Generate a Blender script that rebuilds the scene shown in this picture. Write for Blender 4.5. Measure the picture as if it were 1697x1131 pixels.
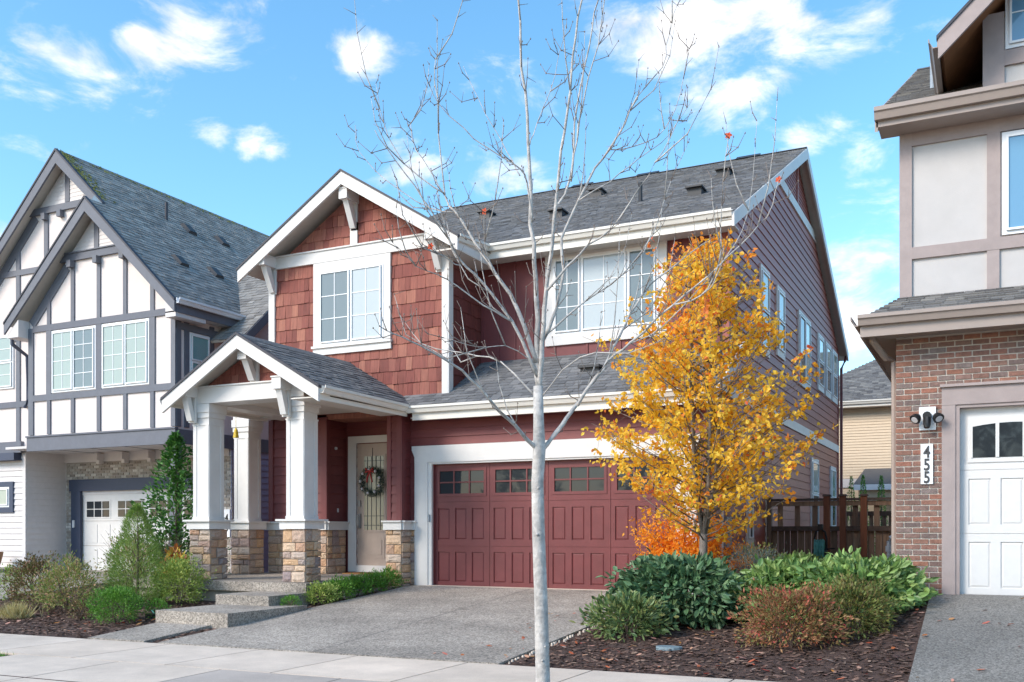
import bpy, bmesh, math, random
from mathutils import Vector, Matrix, noise
R = math.radians
random.seed(7)
S = bpy.context.scene
for o in list(bpy.data.objects): bpy.data.objects.remove(o)
COL = S.collection
# ------------------------------------------------------------------ camera
cd = bpy.data.cameras.new('camera'); cam = bpy.data.objects.new('camera', cd); COL.objects.link(cam)
cd.sensor_width = 36; cd.lens = 36*1609.6/1697; cd.shift_y = 316.5/1697; cd.clip_end = 2000
cam.location = (9.839, -16.465, 1.077); cam.rotation_euler = (R(90), 0, R(26.33))
S.camera = cam
# ------------------------------------------------------------------ sky, sun, exposure
SUN_EL, SUN_DIR = R(34), Vector((-.55, -.83))      # the sun stands to the front left
W = bpy.data.worlds.new('World'); S.world = W; W.use_nodes = True
wt = W.node_tree; wn = wt.nodes; wl = wt.links; wn.clear()
def wnode(t, **k):
    n = wn.new(t)
    for a, b in k.items(): setattr(n, a, b)
    return n
sky = wnode('ShaderNodeTexSky', sky_type='NISHITA', sun_disc=False, sun_elevation=SUN_EL, sun_rotation=math.atan2(SUN_DIR.x, SUN_DIR.y), altitude=50, air_density=1.0, dust_density=.6, ozone_density=2.5)
bg = wnode('ShaderNodeBackground'); out = wnode('ShaderNodeOutputWorld')
tc = wnode('ShaderNodeTexCoord')
nrm = wnode('ShaderNodeVectorMath', operation='NORMALIZE'); wl.new(tc.outputs['Generated'], nrm.inputs[0])
def noise_w(scale, detail, off):
    m = wnode('ShaderNodeMapping'); m.inputs['Location'].default_value = off; m.inputs['Scale'].default_value = (1, 1, 2.1)
    wl.new(nrm.outputs[0], m.inputs[0])
    n = wnode('ShaderNodeTexNoise'); n.inputs['Scale'].default_value = scale; n.inputs['Detail'].default_value = detail; n.inputs['Roughness'].default_value = .62
    wl.new(m.outputs[0], n.inputs['Vector']); return n.outputs['Fac']
def wmath(op, a, b=None, c=None, clamp=False):
    n = wnode('ShaderNodeMath', operation=op, use_clamp=clamp)
    for i, v in enumerate((a, b, c)):
        if v is None: continue
        if isinstance(v, (int, float)): n.inputs[i].default_value = v
        else: wl.new(v, n.inputs[i])
    return n.outputs[0]
base_n = noise_w(9.0, 12, (3.1, 1.7, .4)); wn[-1].inputs['Distortion'].default_value = .35
big_n = noise_w(2.2, 3, (8.2, 4.4, 2.0))
puffs = None
def sky_dir(px, py):
    r = (px-848.5)/1609.6; u = (882-py)/1609.6; th = R(26.33)
    return Vector((r*math.cos(th)-math.sin(th), r*math.sin(th)+math.cos(th), u)).normalized()
# clouds seen in the photograph (place, reach)
for px, py, rad in ((295, 85, .050), (250, 70, .035), (600, 92, .038), (350, 232, .030), (430, 240, .036), (1010, 30, .06), (1130, 50, .08), (1290, 30, .08), (1420, 40, .08), (1180, 155, .06), (1250, 150, .05), (1350, 235, .06), (1420, 260, .06), (1440, 330, .06), (1440, 430, .07), (1400, 540, .06), (690, 285, .04), (840, 300, .05), (1530, 60, .06), (40, 385, .05)):
    d = sky_dir(px, py)
    v = wnode('ShaderNodeVectorMath', operation='SUBTRACT'); wl.new(nrm.outputs[0], v.inputs[0]); v.inputs[1].default_value = d
    s = wnode('ShaderNodeVectorMath', operation='MULTIPLY'); wl.new(v.outputs[0], s.inputs[0]); s.inputs[1].default_value = (1, 1, 1.6)
    l = wnode('ShaderNodeVectorMath', operation='LENGTH'); wl.new(s.outputs[0], l.inputs[0])
    m = wnode('ShaderNodeMapRange', interpolation_type='SMOOTHSTEP'); wl.new(l.outputs['Value'], m.inputs[0])
    m.inputs[1].default_value = rad*1.3; m.inputs[2].default_value = 0; m.inputs[3].default_value = 0; m.inputs[4].default_value = 1
    puffs = m.outputs[0] if puffs is None else wmath('MAXIMUM', puffs, m.outputs[0])
cl = wmath('ADD', wmath('MULTIPLY', puffs, .23), wmath('MULTIPLY', base_n, 1.0))
cl = wmath('ADD', cl, wmath('MULTIPLY', wmath('SUBTRACT', big_n, .5), .55))
mr = wnode('ShaderNodeMapRange', interpolation_type='SMOOTHSTEP'); wl.new(cl, mr.inputs[0])
mr.inputs[1].default_value = .57; mr.inputs[2].default_value = .84
hue = wnode('ShaderNodeHueSaturation'); hue.inputs['Saturation'].default_value = 1.17; hue.inputs['Value'].default_value = 1.0; hue.inputs['Hue'].default_value = .487
wl.new(sky.outputs[0], hue.inputs['Color'])
mix = wnode('ShaderNodeMix', data_type='RGBA'); wl.new(mr.outputs[0], mix.inputs[0]); wl.new(hue.outputs[0], mix.inputs[6])
cs_n = noise_w(14.0, 6, (1.0, 7.7, 3.3)); cmr = wnode('ShaderNodeMapRange'); wl.new(cs_n, cmr.inputs[0]); cmr.inputs[1].default_value = .3; cmr.inputs[2].default_value = .6
cmix = wnode('ShaderNodeMix', data_type='RGBA'); wl.new(cmr.outputs[0], cmix.inputs[0]); cmix.inputs[6].default_value = (2.9, 2.95, 3.15, 1); cmix.inputs[7].default_value = (4.7, 4.55, 4.4, 1); wl.new(cmix.outputs[2], mix.inputs[7])
wl.new(mix.outputs[2], bg.inputs['Color']); bg.inputs['Strength'].default_value = .15
wl.new(bg.outputs[0], out.inputs['Surface'])
sd = bpy.data.lights.new('sun', 'SUN'); sd.energy = 1.7; sd.angle = R(22); sd.color = (1, .90, .77)
sun = bpy.data.objects.new('sun', sd); COL.objects.link(sun)
sv = Vector((SUN_DIR.x*math.cos(SUN_EL), SUN_DIR.y*math.cos(SUN_EL), math.sin(SUN_EL)))
sun.rotation_euler = sv.to_track_quat('Z', 'Y').to_euler(); sun.location = (-10, -25, 25)
vs = S.view_settings; vs.view_transform = 'Standard'; vs.look = 'None'; vs.gamma = 1; vs.use_curve_mapping = False; vs.exposure = 1.12

# ------------------------------------------------------------------ materials
MATS = {}
def srgb(r, g, b):
    f = lambda c: c/12.92 if c <= .04045 else ((c+.055)/1.055)**2.4
    return (f(r/255), f(g/255), f(b/255), 1)
def mat(name, cols, rough=.6, rnd='island', grain=(0, 0, 0), gscale=8, gamt=.12, bump=0, bscale=40, spec=.4, trans=0, fine=None):
    """cols: list of sRGB colours spread over a per-piece random; grain: noise darkening stretched along an axis."""
    if name in MATS: return MATS[name]
    m = bpy.data.materials.new(name); m.use_nodes = True; t = m.node_tree; N = t.nodes; L = t.links
    p = N['Principled BSDF']; p.inputs['Roughness'].default_value = rough; p.inputs['Specular IOR Level'].default_value = spec
    if len(cols) == 1:
        rgb = N.new('ShaderNodeRGB'); rgb.outputs[0].default_value = srgb(*cols[0]); c = rgb.outputs[0]
    else:
        if rnd == 'object': g = N.new('ShaderNodeObjectInfo'); fac = g.outputs['Random']
        elif rnd == 'tone': g = N.new('ShaderNodeAttribute'); g.attribute_name = 'tone'; fac = g.outputs['Fac']
        else: g = N.new('ShaderNodeNewGeometry'); fac = g.outputs['Random Per Island']
        r = N.new('ShaderNodeValToRGB'); e = r.color_ramp.elements
        while len(e) < len(cols): e.new(.5)
        for i, cc in enumerate(cols): e[i].position = i/(len(cols)-1); e[i].color = srgb(*cc)
        L.new(fac, r.inputs[0]); c = r.outputs[0]
    tcn = N.new('ShaderNodeTexCoord')
    if gamt:
        mp = N.new('ShaderNodeMapping'); mp.inputs['Scale'].default_value = tuple(1-.93*g for g in grain); L.new(tcn.outputs['Object'], mp.inputs[0])
        nz = N.new('ShaderNodeTexNoise'); nz.inputs['Scale'].default_value = gscale; nz.inputs['Detail'].default_value = 6; nz.inputs['Roughness'].default_value = .65
        L.new(mp.outputs[0], nz.inputs['Vector'])
        mr = N.new('ShaderNodeMapRange'); mr.inputs[1].default_value = .25; mr.inputs[2].default_value = .75; mr.inputs[3].default_value = 1-gamt*1.6; mr.inputs[4].default_value = 1+gamt
        L.new(nz.outputs['Fac'], mr.inputs[0])
        mx = N.new('ShaderNodeMix'); mx.data_type = 'RGBA'; mx.blend_type = 'MULTIPLY'; mx.inputs[0].default_value = 1
        L.new(c, mx.inputs[6]); L.new(mr.outputs[0], mx.inputs[7]); c = mx.outputs[2]
    if fine:      # small speckles: (scale, dark factor, bright factor)
        vo = N.new('ShaderNodeTexVoronoi'); vo.inputs['Scale'].default_value = fine[0]; L.new(tcn.outputs['Object'], vo.inputs['Vector'])
        sx = N.new('ShaderNodeSeparateColor'); L.new(vo.outputs['Color'], sx.inputs[0])
        mr2 = N.new('ShaderNodeMapRange'); mr2.inputs[3].default_value = fine[1]; mr2.inputs[4].default_value = fine[2]; L.new(sx.outputs[0], mr2.inputs[0])
        mx = N.new('ShaderNodeMix'); mx.data_type = 'RGBA'; mx.blend_type = 'MULTIPLY'; mx.inputs[0].default_value = 1
        L.new(c, mx.inputs[6]); L.new(mr2.outputs[0], mx.inputs[7]); c = mx.outputs[2]
    L.new(c, p.inputs['Base Color'])
    if bump:
        nb = N.new('ShaderNodeTexNoise'); nb.inputs['Scale'].default_value = bscale; nb.inputs['Detail'].default_value = 5; L.new(tcn.outputs['Object'], nb.inputs['Vector'])
        bp = N.new('ShaderNodeBump'); bp.inputs['Strength'].default_value = bump; bp.inputs['Distance'].default_value = .02
        L.new(nb.outputs['Fac'], bp.inputs['Height']); L.new(bp.outputs[0], p.inputs['Normal'])
    if trans:
        tr = N.new('ShaderNodeBsdfTranslucent'); L.new(c, tr.inputs[0]); ms = N.new('ShaderNodeMixShader'); ms.inputs[0].default_value = trans
        L.new(p.outputs[0], ms.inputs[1]); L.new(tr.outputs[0], ms.inputs[2]); L.new(ms.outputs[0], N['Material Output'].inputs['Surface'])
    MATS[name] = m; return m
def glass_mat(name, col, blind=0, rough=.03):
    m = bpy.data.materials.new(name); m.use_nodes = True; t = m.node_tree; N = t.nodes; L = t.links
    p = N['Principled BSDF']; p.inputs['Roughness'].default_value = rough; p.inputs['Specular IOR Level'].default_value = .5; p.inputs['IOR'].default_value = 1.65 if name != 'dark_glass' else 1.35
    p.inputs['Base Color'].default_value = srgb(*col)
    tcn = N.new('ShaderNodeTexCoord')
    if blind:
        w = N.new('ShaderNodeTexWave'); w.bands_direction = 'Z'; w.inputs['Scale'].default_value = blind; w.inputs['Distortion'].default_value = .3
        L.new(tcn.outputs['Object'], w.inputs['Vector'])
        mr = N.new('ShaderNodeMapRange'); mr.inputs[3].default_value = .72; mr.inputs[4].default_value = 1.06; L.new(w.outputs['Fac'], mr.inputs[0])
        mx = N.new('ShaderNodeMix'); mx.data_type = 'RGBA'; mx.blend_type = 'MULTIPLY'; mx.inputs[0].default_value = 1; mx.inputs[6].default_value = srgb(*col)
        L.new(mr.outputs[0], mx.inputs[7]); L.new(mx.outputs[2], p.inputs['Base Color'])
    nb = N.new('ShaderNodeTexNoise'); nb.inputs['Scale'].default_value = 1.3; L.new(tcn.outputs['Object'], nb.inputs['Vector'])
    bp = N.new('ShaderNodeBump'); bp.inputs['Strength'].default_value = .06; bp.inputs['Distance'].default_value = .05; L.new(nb.outputs['Fac'], bp.inputs['Height']); L.new(bp.outputs[0], p.inputs['Normal'])
    MATS[name] = m; return m
M = dict(
    white=mat('white_paint', [(216, 213, 210)], .5, gamt=.05, gscale=3, bump=.05, bscale=60),
    vinyl=mat('white_vinyl', [(235, 236, 238)], .35, gamt=.02),
    gutter=mat('cream_gutter_paint', [(226, 221, 212)], .38, gamt=.04, gscale=2),
    red=mat('dark_red_siding_paint', [(118, 60, 60), (112, 56, 57), (124, 64, 63)], .55, 'object', gamt=.08, gscale=5, bump=.12, bscale=70),
    red_lit=mat('sky_lit_red_siding_paint', [(156, 88, 78), (148, 82, 73), (162, 93, 83)], .5, 'object', gamt=.08, gscale=5, bump=.12, bscale=70),  # same red paint as the front, the side's skylight put into the colour
    board=mat('red_board_panel', [(116, 59, 60)], .55, gamt=.08, gscale=4),
    door_red=mat('garage_door_red', [(114, 57, 58)], .45, gamt=.13, gscale=2.2, bump=.06, bscale=90),
    shake=mat('cedar_shake', [(118, 64, 56), (138, 78, 68), (150, 90, 77), (130, 70, 62), (166, 108, 90), (142, 82, 72)], .75, 'object', grain=(0, 0, 1), gscale=30, gamt=.22, bump=.3, bscale=80),
    roof=mat('slate_grey_shingle', [(94, 94, 96), (118, 118, 119), (106, 106, 108), (134, 133, 133), (112, 112, 114)], .85, gamt=.2, gscale=60, bump=.3, bscale=200, spec=.3),
    roof_l=mat('weathered_grey_shingle', [(136, 132, 128), (156, 152, 147), (124, 121, 118), (170, 166, 160)], .85, gamt=.2, gscale=60, bump=.3, bscale=200, spec=.3),
    roof_r=mat('brown_grey_shingle', [(104, 102, 100), (126, 123, 120), (92, 90, 90), (142, 138, 132)], .85, gamt=.2, gscale=60, bump=.3, bscale=200),
    edge=mat('dark_drip_edge', [(62, 62, 70)], .6, gamt=.05),
    moss=mat('moss', [(124, 122, 56), (150, 142, 76), (106, 106, 50)], .9, trans=.1),
    stone=mat('ledge_stone', [(206, 166, 130), (222, 184, 146), (186, 168, 158), (216, 170, 134), (166, 148, 146), (228, 196, 164), (204, 186, 172), (196, 150, 118)], .85, 'object', gscale=14, gamt=.3, bump=.7, bscale=35),
    mortar=mat('grey_mortar', [(168, 160, 152)], .9, gamt=.15),
    door_tan=mat('taupe_door_paint', [(176, 158, 146)], .4, gamt=.04),
    soffit=mat('porch_soffit', [(214, 206, 196)], .6, gamt=.05),
    cedar=mat('cedar_ceiling', [(150, 104, 72)], .6, gamt=.15),
    dark=mat('black_plastic', [(28, 29, 31)], .45, gamt=.03),
    vent=mat('roof_vent_metal', [(58, 58, 60)], .5, gamt=.08),
    metal=mat('brushed_metal', [(150, 148, 145)], .3, gamt=.05, spec=.8),
    pipe=mat('galvanised_grey_pipe', [(150, 158, 166)], .45, gamt=.12, gscale=20),
    agg=mat('exposed_aggregate', [(166, 156, 145)], .85, gamt=.3, gscale=.7, fine=(52, .5, 1.4), bump=.4, bscale=150),
    agg_w=mat('wet_aggregate', [(128, 124, 118)], .7, gamt=.15, gscale=1.2, fine=(70, .5, 1.5), bump=.4, bscale=150),
    conc=mat('sidewalk_concrete', [(220, 202, 184), (210, 193, 176), (216, 200, 184)], .85, 'object', gamt=.16, gscale=1.1, fine=(160, .9, 1.06), bump=.1, bscale=120),
    conc_b=mat('brownish_concrete', [(182, 170, 160)], .85, gamt=.12, gscale=1.4, fine=(160, .9, 1.06)),
    found=mat('foundation_concrete', [(164, 156, 146)], .9, gamt=.2, gscale=5),
    asphalt=mat('asphalt', [(70, 70, 72)], .9, gamt=.15, fine=(120, .7, 1.3)),
    mulch=mat('bark_mulch', [(88, 68, 60)], .95, gamt=.4, gscale=25, bump=1, bscale=60),
    chips=mat('bark_chips', [(62, 46, 42), (110, 84, 72), (146, 114, 98), (84, 62, 56), (46, 36, 35), (170, 140, 120)], .9, gamt=0),
    fallen=mat('fallen_leaf', [(196, 120, 70), (208, 96, 80), (222, 170, 150), (190, 140, 60), (180, 70, 60), (206, 190, 176)], .8, gamt=.1, trans=.2),
    lawn=mat('lawn_grass', [(70, 120, 36), (96, 150, 50), (54, 98, 30)], .8, gamt=0, trans=.25),
    stucco=mat('cream_stucco', [(224, 213, 208)], .85, gamt=.05, gscale=2, bump=.25, bscale=180),
    timber=mat('blue_grey_timber', [(106, 109, 118), (100, 103, 113), (112, 114, 122)], .6, 'object', gamt=.08, gscale=6),
    navy=mat('dark_blue_trim', [(62, 70, 90)], .55, gamt=.06),
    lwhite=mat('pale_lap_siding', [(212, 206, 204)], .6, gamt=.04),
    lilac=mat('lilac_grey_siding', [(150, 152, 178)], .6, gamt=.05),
    lbrick=mat('pale_grey_brick', [(150, 140, 130), (188, 182, 174), (166, 154, 142), (140, 130, 122), (214, 208, 200)], .85, 'object', gamt=.2, gscale=20),
    stucco_r=mat('grey_stucco', [(194, 190, 188)], .85, gamt=.05, gscale=2, bump=.25, bscale=180),
    taupe=mat('taupe_timber', [(164, 150, 147), (158, 144, 141)], .6, 'object', gamt=.08, gscale=5, bump=.06, bscale=50),
    tgut=mat('taupe_gutter', [(160, 146, 138)], .4, gamt=.04),
    brick=mat('red_brick', [(142, 98, 82), (122, 96, 88), (156, 108, 88), (114, 98, 94), (134, 98, 86), (126, 112, 108), (148, 100, 84), (132, 106, 96)], .85, 'object', gscale=18, gamt=.25, bump=.4, bscale=60),
    rmortar=mat('pale_mortar', [(208, 199, 188)], .9, gamt=.1),
    wdoor=mat('white_garage_door', [(216, 214, 212)], .45, gamt=.03),
    tan=mat('tan_siding', [(222, 200, 172)], .65, gamt=.04),
    wood=mat('weathered_fence_wood', [(122, 98, 80), (140, 114, 94), (104, 84, 70), (152, 126, 102)], .85, 'object', grain=(0, 0, 1), gscale=25, gamt=.3, bump=.3, bscale=60),
    wood_r=mat('stained_post_wood', [(126, 78, 54), (112, 70, 50)], .8, 'object', grain=(0, 0, 1), gscale=25, gamt=.25),
    wood_d=mat('dark_fence_rail', [(84, 70, 62)], .85, gamt=.3, gscale=12),
    bark_w=mat('pale_smooth_bark', [(198, 192, 186)], .85, gamt=.26, gscale=9, bump=.5, bscale=30, fine=(24, .8, 1.06)),
    bark=mat('grey_brown_bark', [(134, 124, 116)], .9, grain=(0, 0, .7), gamt=.35, gscale=25, bump=.7, bscale=50),
    twig=mat('brown_twig', [(96, 80, 70)], .85, gamt=.1),
    pear=mat('autumn_leaf', [(255, 216, 66), (254, 202, 52), (255, 224, 92), (252, 178, 52), (248, 152, 70), (236, 116, 78)], .5, 'tone', gamt=.04, trans=.5),
    maple=mat('orange_maple_leaf', [(248, 162, 40), (252, 184, 54), (240, 138, 36), (253, 196, 74)], .6, gamt=0, trans=.45),
    vib=mat('dark_viburnum_leaf', [(78, 110, 74), (100, 134, 92), (60, 90, 62), (126, 152, 110)], .45, gamt=.08, spec=.4, trans=.1),
    vibl=mat('light_viburnum_leaf', [(110, 146, 78), (146, 174, 98), (84, 120, 64), (172, 192, 120)], .45, gamt=.08, spec=.55, trans=.15),
    rhodo=mat('rhododendron_leaf', [(92, 120, 72), (128, 146, 86), (70, 98, 62), (150, 150, 90)], .45, gamt=.05, trans=.15),
    nand=mat('reddish_green_leaf', [(126, 118, 68), (156, 104, 80), (108, 118, 62), (180, 98, 86), (146, 144, 84), (196, 74, 74)], .55, gamt=.05, trans=.2),
    olive=mat('olive_green_leaf', [(104, 118, 58), (138, 146, 78), (120, 98, 62), (86, 102, 50)], .55, gamt=.05, trans=.2),
    haze_leaf=mat('blue_grey_small_leaf', [(112, 128, 122), (134, 146, 136), (94, 112, 104), (150, 134, 118)], .7, gamt=0, trans=.2),
    pine=mat('pine_needle', [(112, 142, 60), (140, 166, 76), (90, 122, 56), (158, 180, 92)], .6, gamt=0, trans=.15),
    hinoki=mat('hinoki_spray', [(58, 106, 44), (80, 132, 52), (44, 84, 38), (104, 152, 62)], .6, gamt=0, trans=.15),
    box=mat('boxwood_leaf', [(84, 132, 44), (112, 160, 58), (62, 106, 36)], .5, gamt=0, trans=.2),
    vari=mat('yellow_green_leaf', [(150, 168, 76), (104, 136, 56), (184, 192, 104), (124, 150, 66)], .5, gamt=0, trans=.2),
    pier=mat('pink_tipped_leaf', [(128, 150, 72), (170, 150, 100), (112, 140, 62), (208, 160, 130), (104, 130, 58), (146, 166, 84)], .5, gamt=0, trans=.2),
    bronze=mat('bronze_leaf', [(120, 82, 62), (104, 112, 58), (138, 98, 74), (92, 104, 52)], .6, gamt=0, trans=.1),
    blond=mat('blond_grass', [(196, 178, 128), (168, 160, 96), (214, 196, 150)], .7, gamt=0, trans=.2),
    hydr=mat('hydrangea_autumn_leaf', [(214, 170, 60), (160, 70, 60), (190, 190, 70), (226, 186, 90)], .55, gamt=.05, trans=.25),
    arb=mat('arborvitae', [(90, 150, 48), (120, 176, 66), (70, 126, 40)], .6, gamt=0, trans=.15),
    teal=mat('teal_hose', [(70, 136, 128), (96, 160, 150)], .5, gamt=0),
    wreathm=mat('fir_wreath', [(40, 64, 56), (60, 84, 74), (30, 48, 44)], .7, gamt=0),
    redrib=mat('red_ribbon', [(170, 50, 48)], .6, gamt=0),
    frost=mat('frosted_ornament', [(206, 204, 208)], .5, gamt=.05),
    coir=mat('coir_mat', [(150, 108, 66)], .95, gamt=.2, gscale=60),
    yellow=mat('yellow_cord', [(214, 186, 60)], .6, gamt=0),
    clay=mat('clay_pot', [(156, 120, 92)], .8, gamt=.15),
    valve=mat('valve_cover_plastic', [(120, 138, 146)], .6, gamt=.15, gscale=30),
    darkdig=mat('dark_grey_numerals', [(66, 66, 68)], .5, gamt=0),
)
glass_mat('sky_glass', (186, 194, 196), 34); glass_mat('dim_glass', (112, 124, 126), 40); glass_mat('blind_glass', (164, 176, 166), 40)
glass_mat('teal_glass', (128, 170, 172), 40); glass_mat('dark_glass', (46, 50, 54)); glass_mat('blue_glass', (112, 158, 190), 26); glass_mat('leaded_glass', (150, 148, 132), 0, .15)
def MM(k): return M.get(k) or MATS[k]

# ------------------------------------------------------------------ mesh helpers
class MB:
    def __init__(s): s.v = []; s.f = []; s.t = None
    def add(s, vs, fs):
        n = len(s.v); s.v += [tuple(v) for v in vs]; s.f += [tuple(i+n for i in f) for f in fs]; return s
    def box(s, x0, x1, y0, y1, z0, z1):
        return s.add([(x0, y0, z0), (x1, y0, z0), (x1, y1, z0), (x0, y1, z0), (x0, y0, z1), (x1, y0, z1), (x1, y1, z1), (x0, y1, z1)],
                     [(0, 3, 2, 1), (4, 5, 6, 7), (0, 1, 5, 4), (1, 2, 6, 5), (2, 3, 7, 6), (3, 0, 4, 7)])
    def prism(s, a, b):        # two matching rings, closed ends
        n = len(a)
        return s.add(list(a)+list(b), [tuple(range(n-1, -1, -1)), tuple(range(n, 2*n))]+[(i, (i+1) % n, n+(i+1) % n, n+i) for i in range(n)])
    def tube(s, pts, rads, n=6, cap=True):
        pts = [Vector(p) for p in pts]; rings = []; up = Vector((.3, .2, .9)).normalized()
        for i, p in enumerate(pts):
            d = (pts[min(i+1, len(pts)-1)]-pts[max(i-1, 0)])
            if d.length < 1e-9: d = Vector((0, 0, 1))
            d.normalize(); a = d.cross(up if abs(d.dot(up)) < .95 else Vector((1, 0, 0))).normalized(); b = d.cross(a)
            r = rads[i] if isinstance(rads, (list, tuple)) else rads
            rings.append([p+a*r*math.cos(2*math.pi*k/n)+b*r*math.sin(2*math.pi*k/n) for k in range(n)])
        o = len(s.v); s.v += [tuple(v) for r in rings for v in r]
        for i in range(len(rings)-1):
            for k in range(n): s.f.append((o+i*n+k, o+(i+1)*n+k, o+(i+1)*n+(k+1) % n, o+i*n+(k+1) % n))
        if cap: s.f.append(tuple(o+k for k in range(n))); s.f.append(tuple(o+(len(rings)-1)*n+k for k in range(n-1, -1, -1)))
        return s
    def build(s, name, m, parent=None, smooth=False, loc=None, fix=False):
        me = bpy.data.meshes.new(name)
        if loc: L = Vector(loc); me.from_pydata([tuple(Vector(v)-L) for v in s.v], [], s.f)
        else: me.from_pydata(s.v, [], s.f)
        if fix:
            bm = bmesh.new(); bm.from_mesh(me); bmesh.ops.recalc_face_normals(bm, faces=bm.faces); bm.to_mesh(me); bm.free()
        if s.t:
            a = me.attributes.new('tone', 'FLOAT', 'POINT'); a.data.foreach_set('value', s.t)
        if smooth: me.polygons.foreach_set('use_smooth', [True]*len(me.polygons))
        me.materials.append(MM(m)); o = bpy.data.objects.new(name, me); COL.objects.link(o)
        if parent: o.parent = parent; o.matrix_parent_inverse = parent.matrix_world.inverted() if False else Matrix.Translation(-parent.location)
        if loc: o.location = loc
        return o
def box(name, m, parent, x0, x1, y0, y1, z0, z1): return MB().box(x0, x1, y0, y1, z0, z1).build(name, m, parent)
def tag(o, label, cat, group=None, kind=None):
    if label: o['label'] = label
    if cat: o['category'] = cat
    if group: o['group'] = group
    if kind: o['kind'] = kind
    return o
def struct(o): o['kind'] = 'structure'; return o
def stuff(o): o['kind'] = 'stuff'; return o
def thing(name, label, cat, loc=(0, 0, 0), group=None):
    e = bpy.data.objects.new(name, None); COL.objects.link(e); e.location = loc; e.empty_display_size = .3
    return tag(e, label, cat, group)
def clip(poly, planes):        # 2-D half planes a*u+b*z<=c
    for a, b, c in planes:
        o = []
        for i in range(len(poly)):
            p, q = poly[i-1], poly[i]; dp = a*p[0]+b*p[1]-c; dq = a*q[0]+b*q[1]-c
            if dp*dq < 0: k = dp/(dp-dq); o.append((p[0]+(q[0]-p[0])*k, p[1]+(q[1]-p[1])*k))
            if dq <= 0: o.append(q)
        poly = o
        if len(poly) < 3: return []
    return poly
class Front:                   # a wall facing the street (-Y)
    def __init__(s, Y): s.Y = Y
    def P(s, u, z, d): return (u, s.Y-d, z)
class Side:                    # a wall facing +X
    def __init__(s, X): s.X = X
    def P(s, u, z, d): return (s.X+d, u, z)
def slab(W, poly, d0, d1, name, m, parent, dtop=None):
    """polygon (u,z) on wall W from depth d0 out to d1 (dtop: thinner top edge, a lap)"""
    if len(poly) < 3: return None
    zs = [p[1] for p in poly]; z0, z1 = min(zs), max(zs)
    def out(z): return d1 if dtop is None else d1+(dtop-d1)*(z-z0)/max(z1-z0, 1e-6)
    n = len(poly); b = MB(); b.v = [W.P(u, z, out(z)) for u, z in poly]+[W.P(u, z, d0) for u, z in poly]
    b.f = [tuple(range(n)), tuple(range(2*n-1, n-1, -1))]+[(i, n+i, n+(i+1) % n, (i+1) % n) for i in range(n)]
    return b.build(name, m, parent)
def rect(u0, u1, z0, z1): return [(u0, z0), (u1, z0), (u1, z1), (u0, z1)]
def board(W, u0, u1, z0, z1, d0, d1, name, m, parent): return slab(W, rect(u0, u1, z0, z1), d0, d1, name, m, parent)
def lap(W, u0, u1, z0, z1, exp, m, parent, planes=(), thick=.026, name='plank'):
    n = max(1, round((z1-z0)/exp)); e = (z1-z0)/n
    for i in range(n):
        slab(W, clip(rect(u0, u1, z0+i*e, z0+(i+1)*e), planes), 0, thick, name, m, parent, .006)
def window(W, u0, u1, z0, z1, parent, gmat, cols=2, rows=3, split=(.5,), d=.03, grids=True, hung=False):
    """vinyl window: frame, sashes, panes and grid bars"""
    w = MB(); f = .05; root = board(W, u0, u1, z0, z1, 0, d, 'window', 'vinyl', parent)
    edges = [u0]+[u0+(u1-u0)*s for s in split]+[u1]
    gm = gmat if isinstance(gmat, (list, tuple)) else [gmat]*8
    k = 0
    for i in range(len(edges)-1):
        a, b = edges[i]+(f if i == 0 else f*.5), edges[i+1]-(f if i == len(edges)-2 else f*.5)
        zz = [z0+f, (z0+z1)/2-.02, (z0+z1)/2+.02, z1-f] if hung else [z0+f, z1-f]
        for q in range(0, len(zz), 2):
            board(W, a, b, zz[q], zz[q+1], d, d+.012, 'pane', gm[k % len(gm)], root); k += 1
            # sash rim, proud of the glass
            s = .028
            for r in ((a, a+s, zz[q], zz[q+1]), (b-s, b, zz[q], zz[q+1]), (a+s, b-s, zz[q], zz[q]+s), (a+s, b-s, zz[q+1]-s, zz[q+1])):
                board(W, *r, d+.012, d+.034, 'sash_rail', 'vinyl', root)
            if grids:
                for c in range(1, cols): x = a+s+(b-a-2*s)*c/cols; board(W, x-.008, x+.008, zz[q]+s, zz[q+1]-s, d+.012, d+.02, 'grid_bar', 'vinyl', root)
                for c in range(1, rows): z = zz[q]+s+(zz[q+1]-zz[q]-2*s)*c/rows; board(W, a+s, b-s, z-.008, z+.008, d+.012, d+.0215, 'grid_bar', 'vinyl', root)
    return root
def casing(W, u0, u1, z0, z1, parent, m='white', w=.13, head=.16, sill=.14, d=.05, ext=.0):
    board(W, u0-w, u0, z0, z1, 0, d, 'window_casing', m, parent); board(W, u1, u1+w, z0, z1, 0, d, 'window_casing', m, parent)
    board(W, u0-w-ext, u1+w+ext, z1, z1+head, 0, d+.008, 'window_casing', m, parent); board(W, u0-w-ext, u1+w+ext, z0-sill, z0, 0, d+.012, 'window_sill', m, parent)
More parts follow.
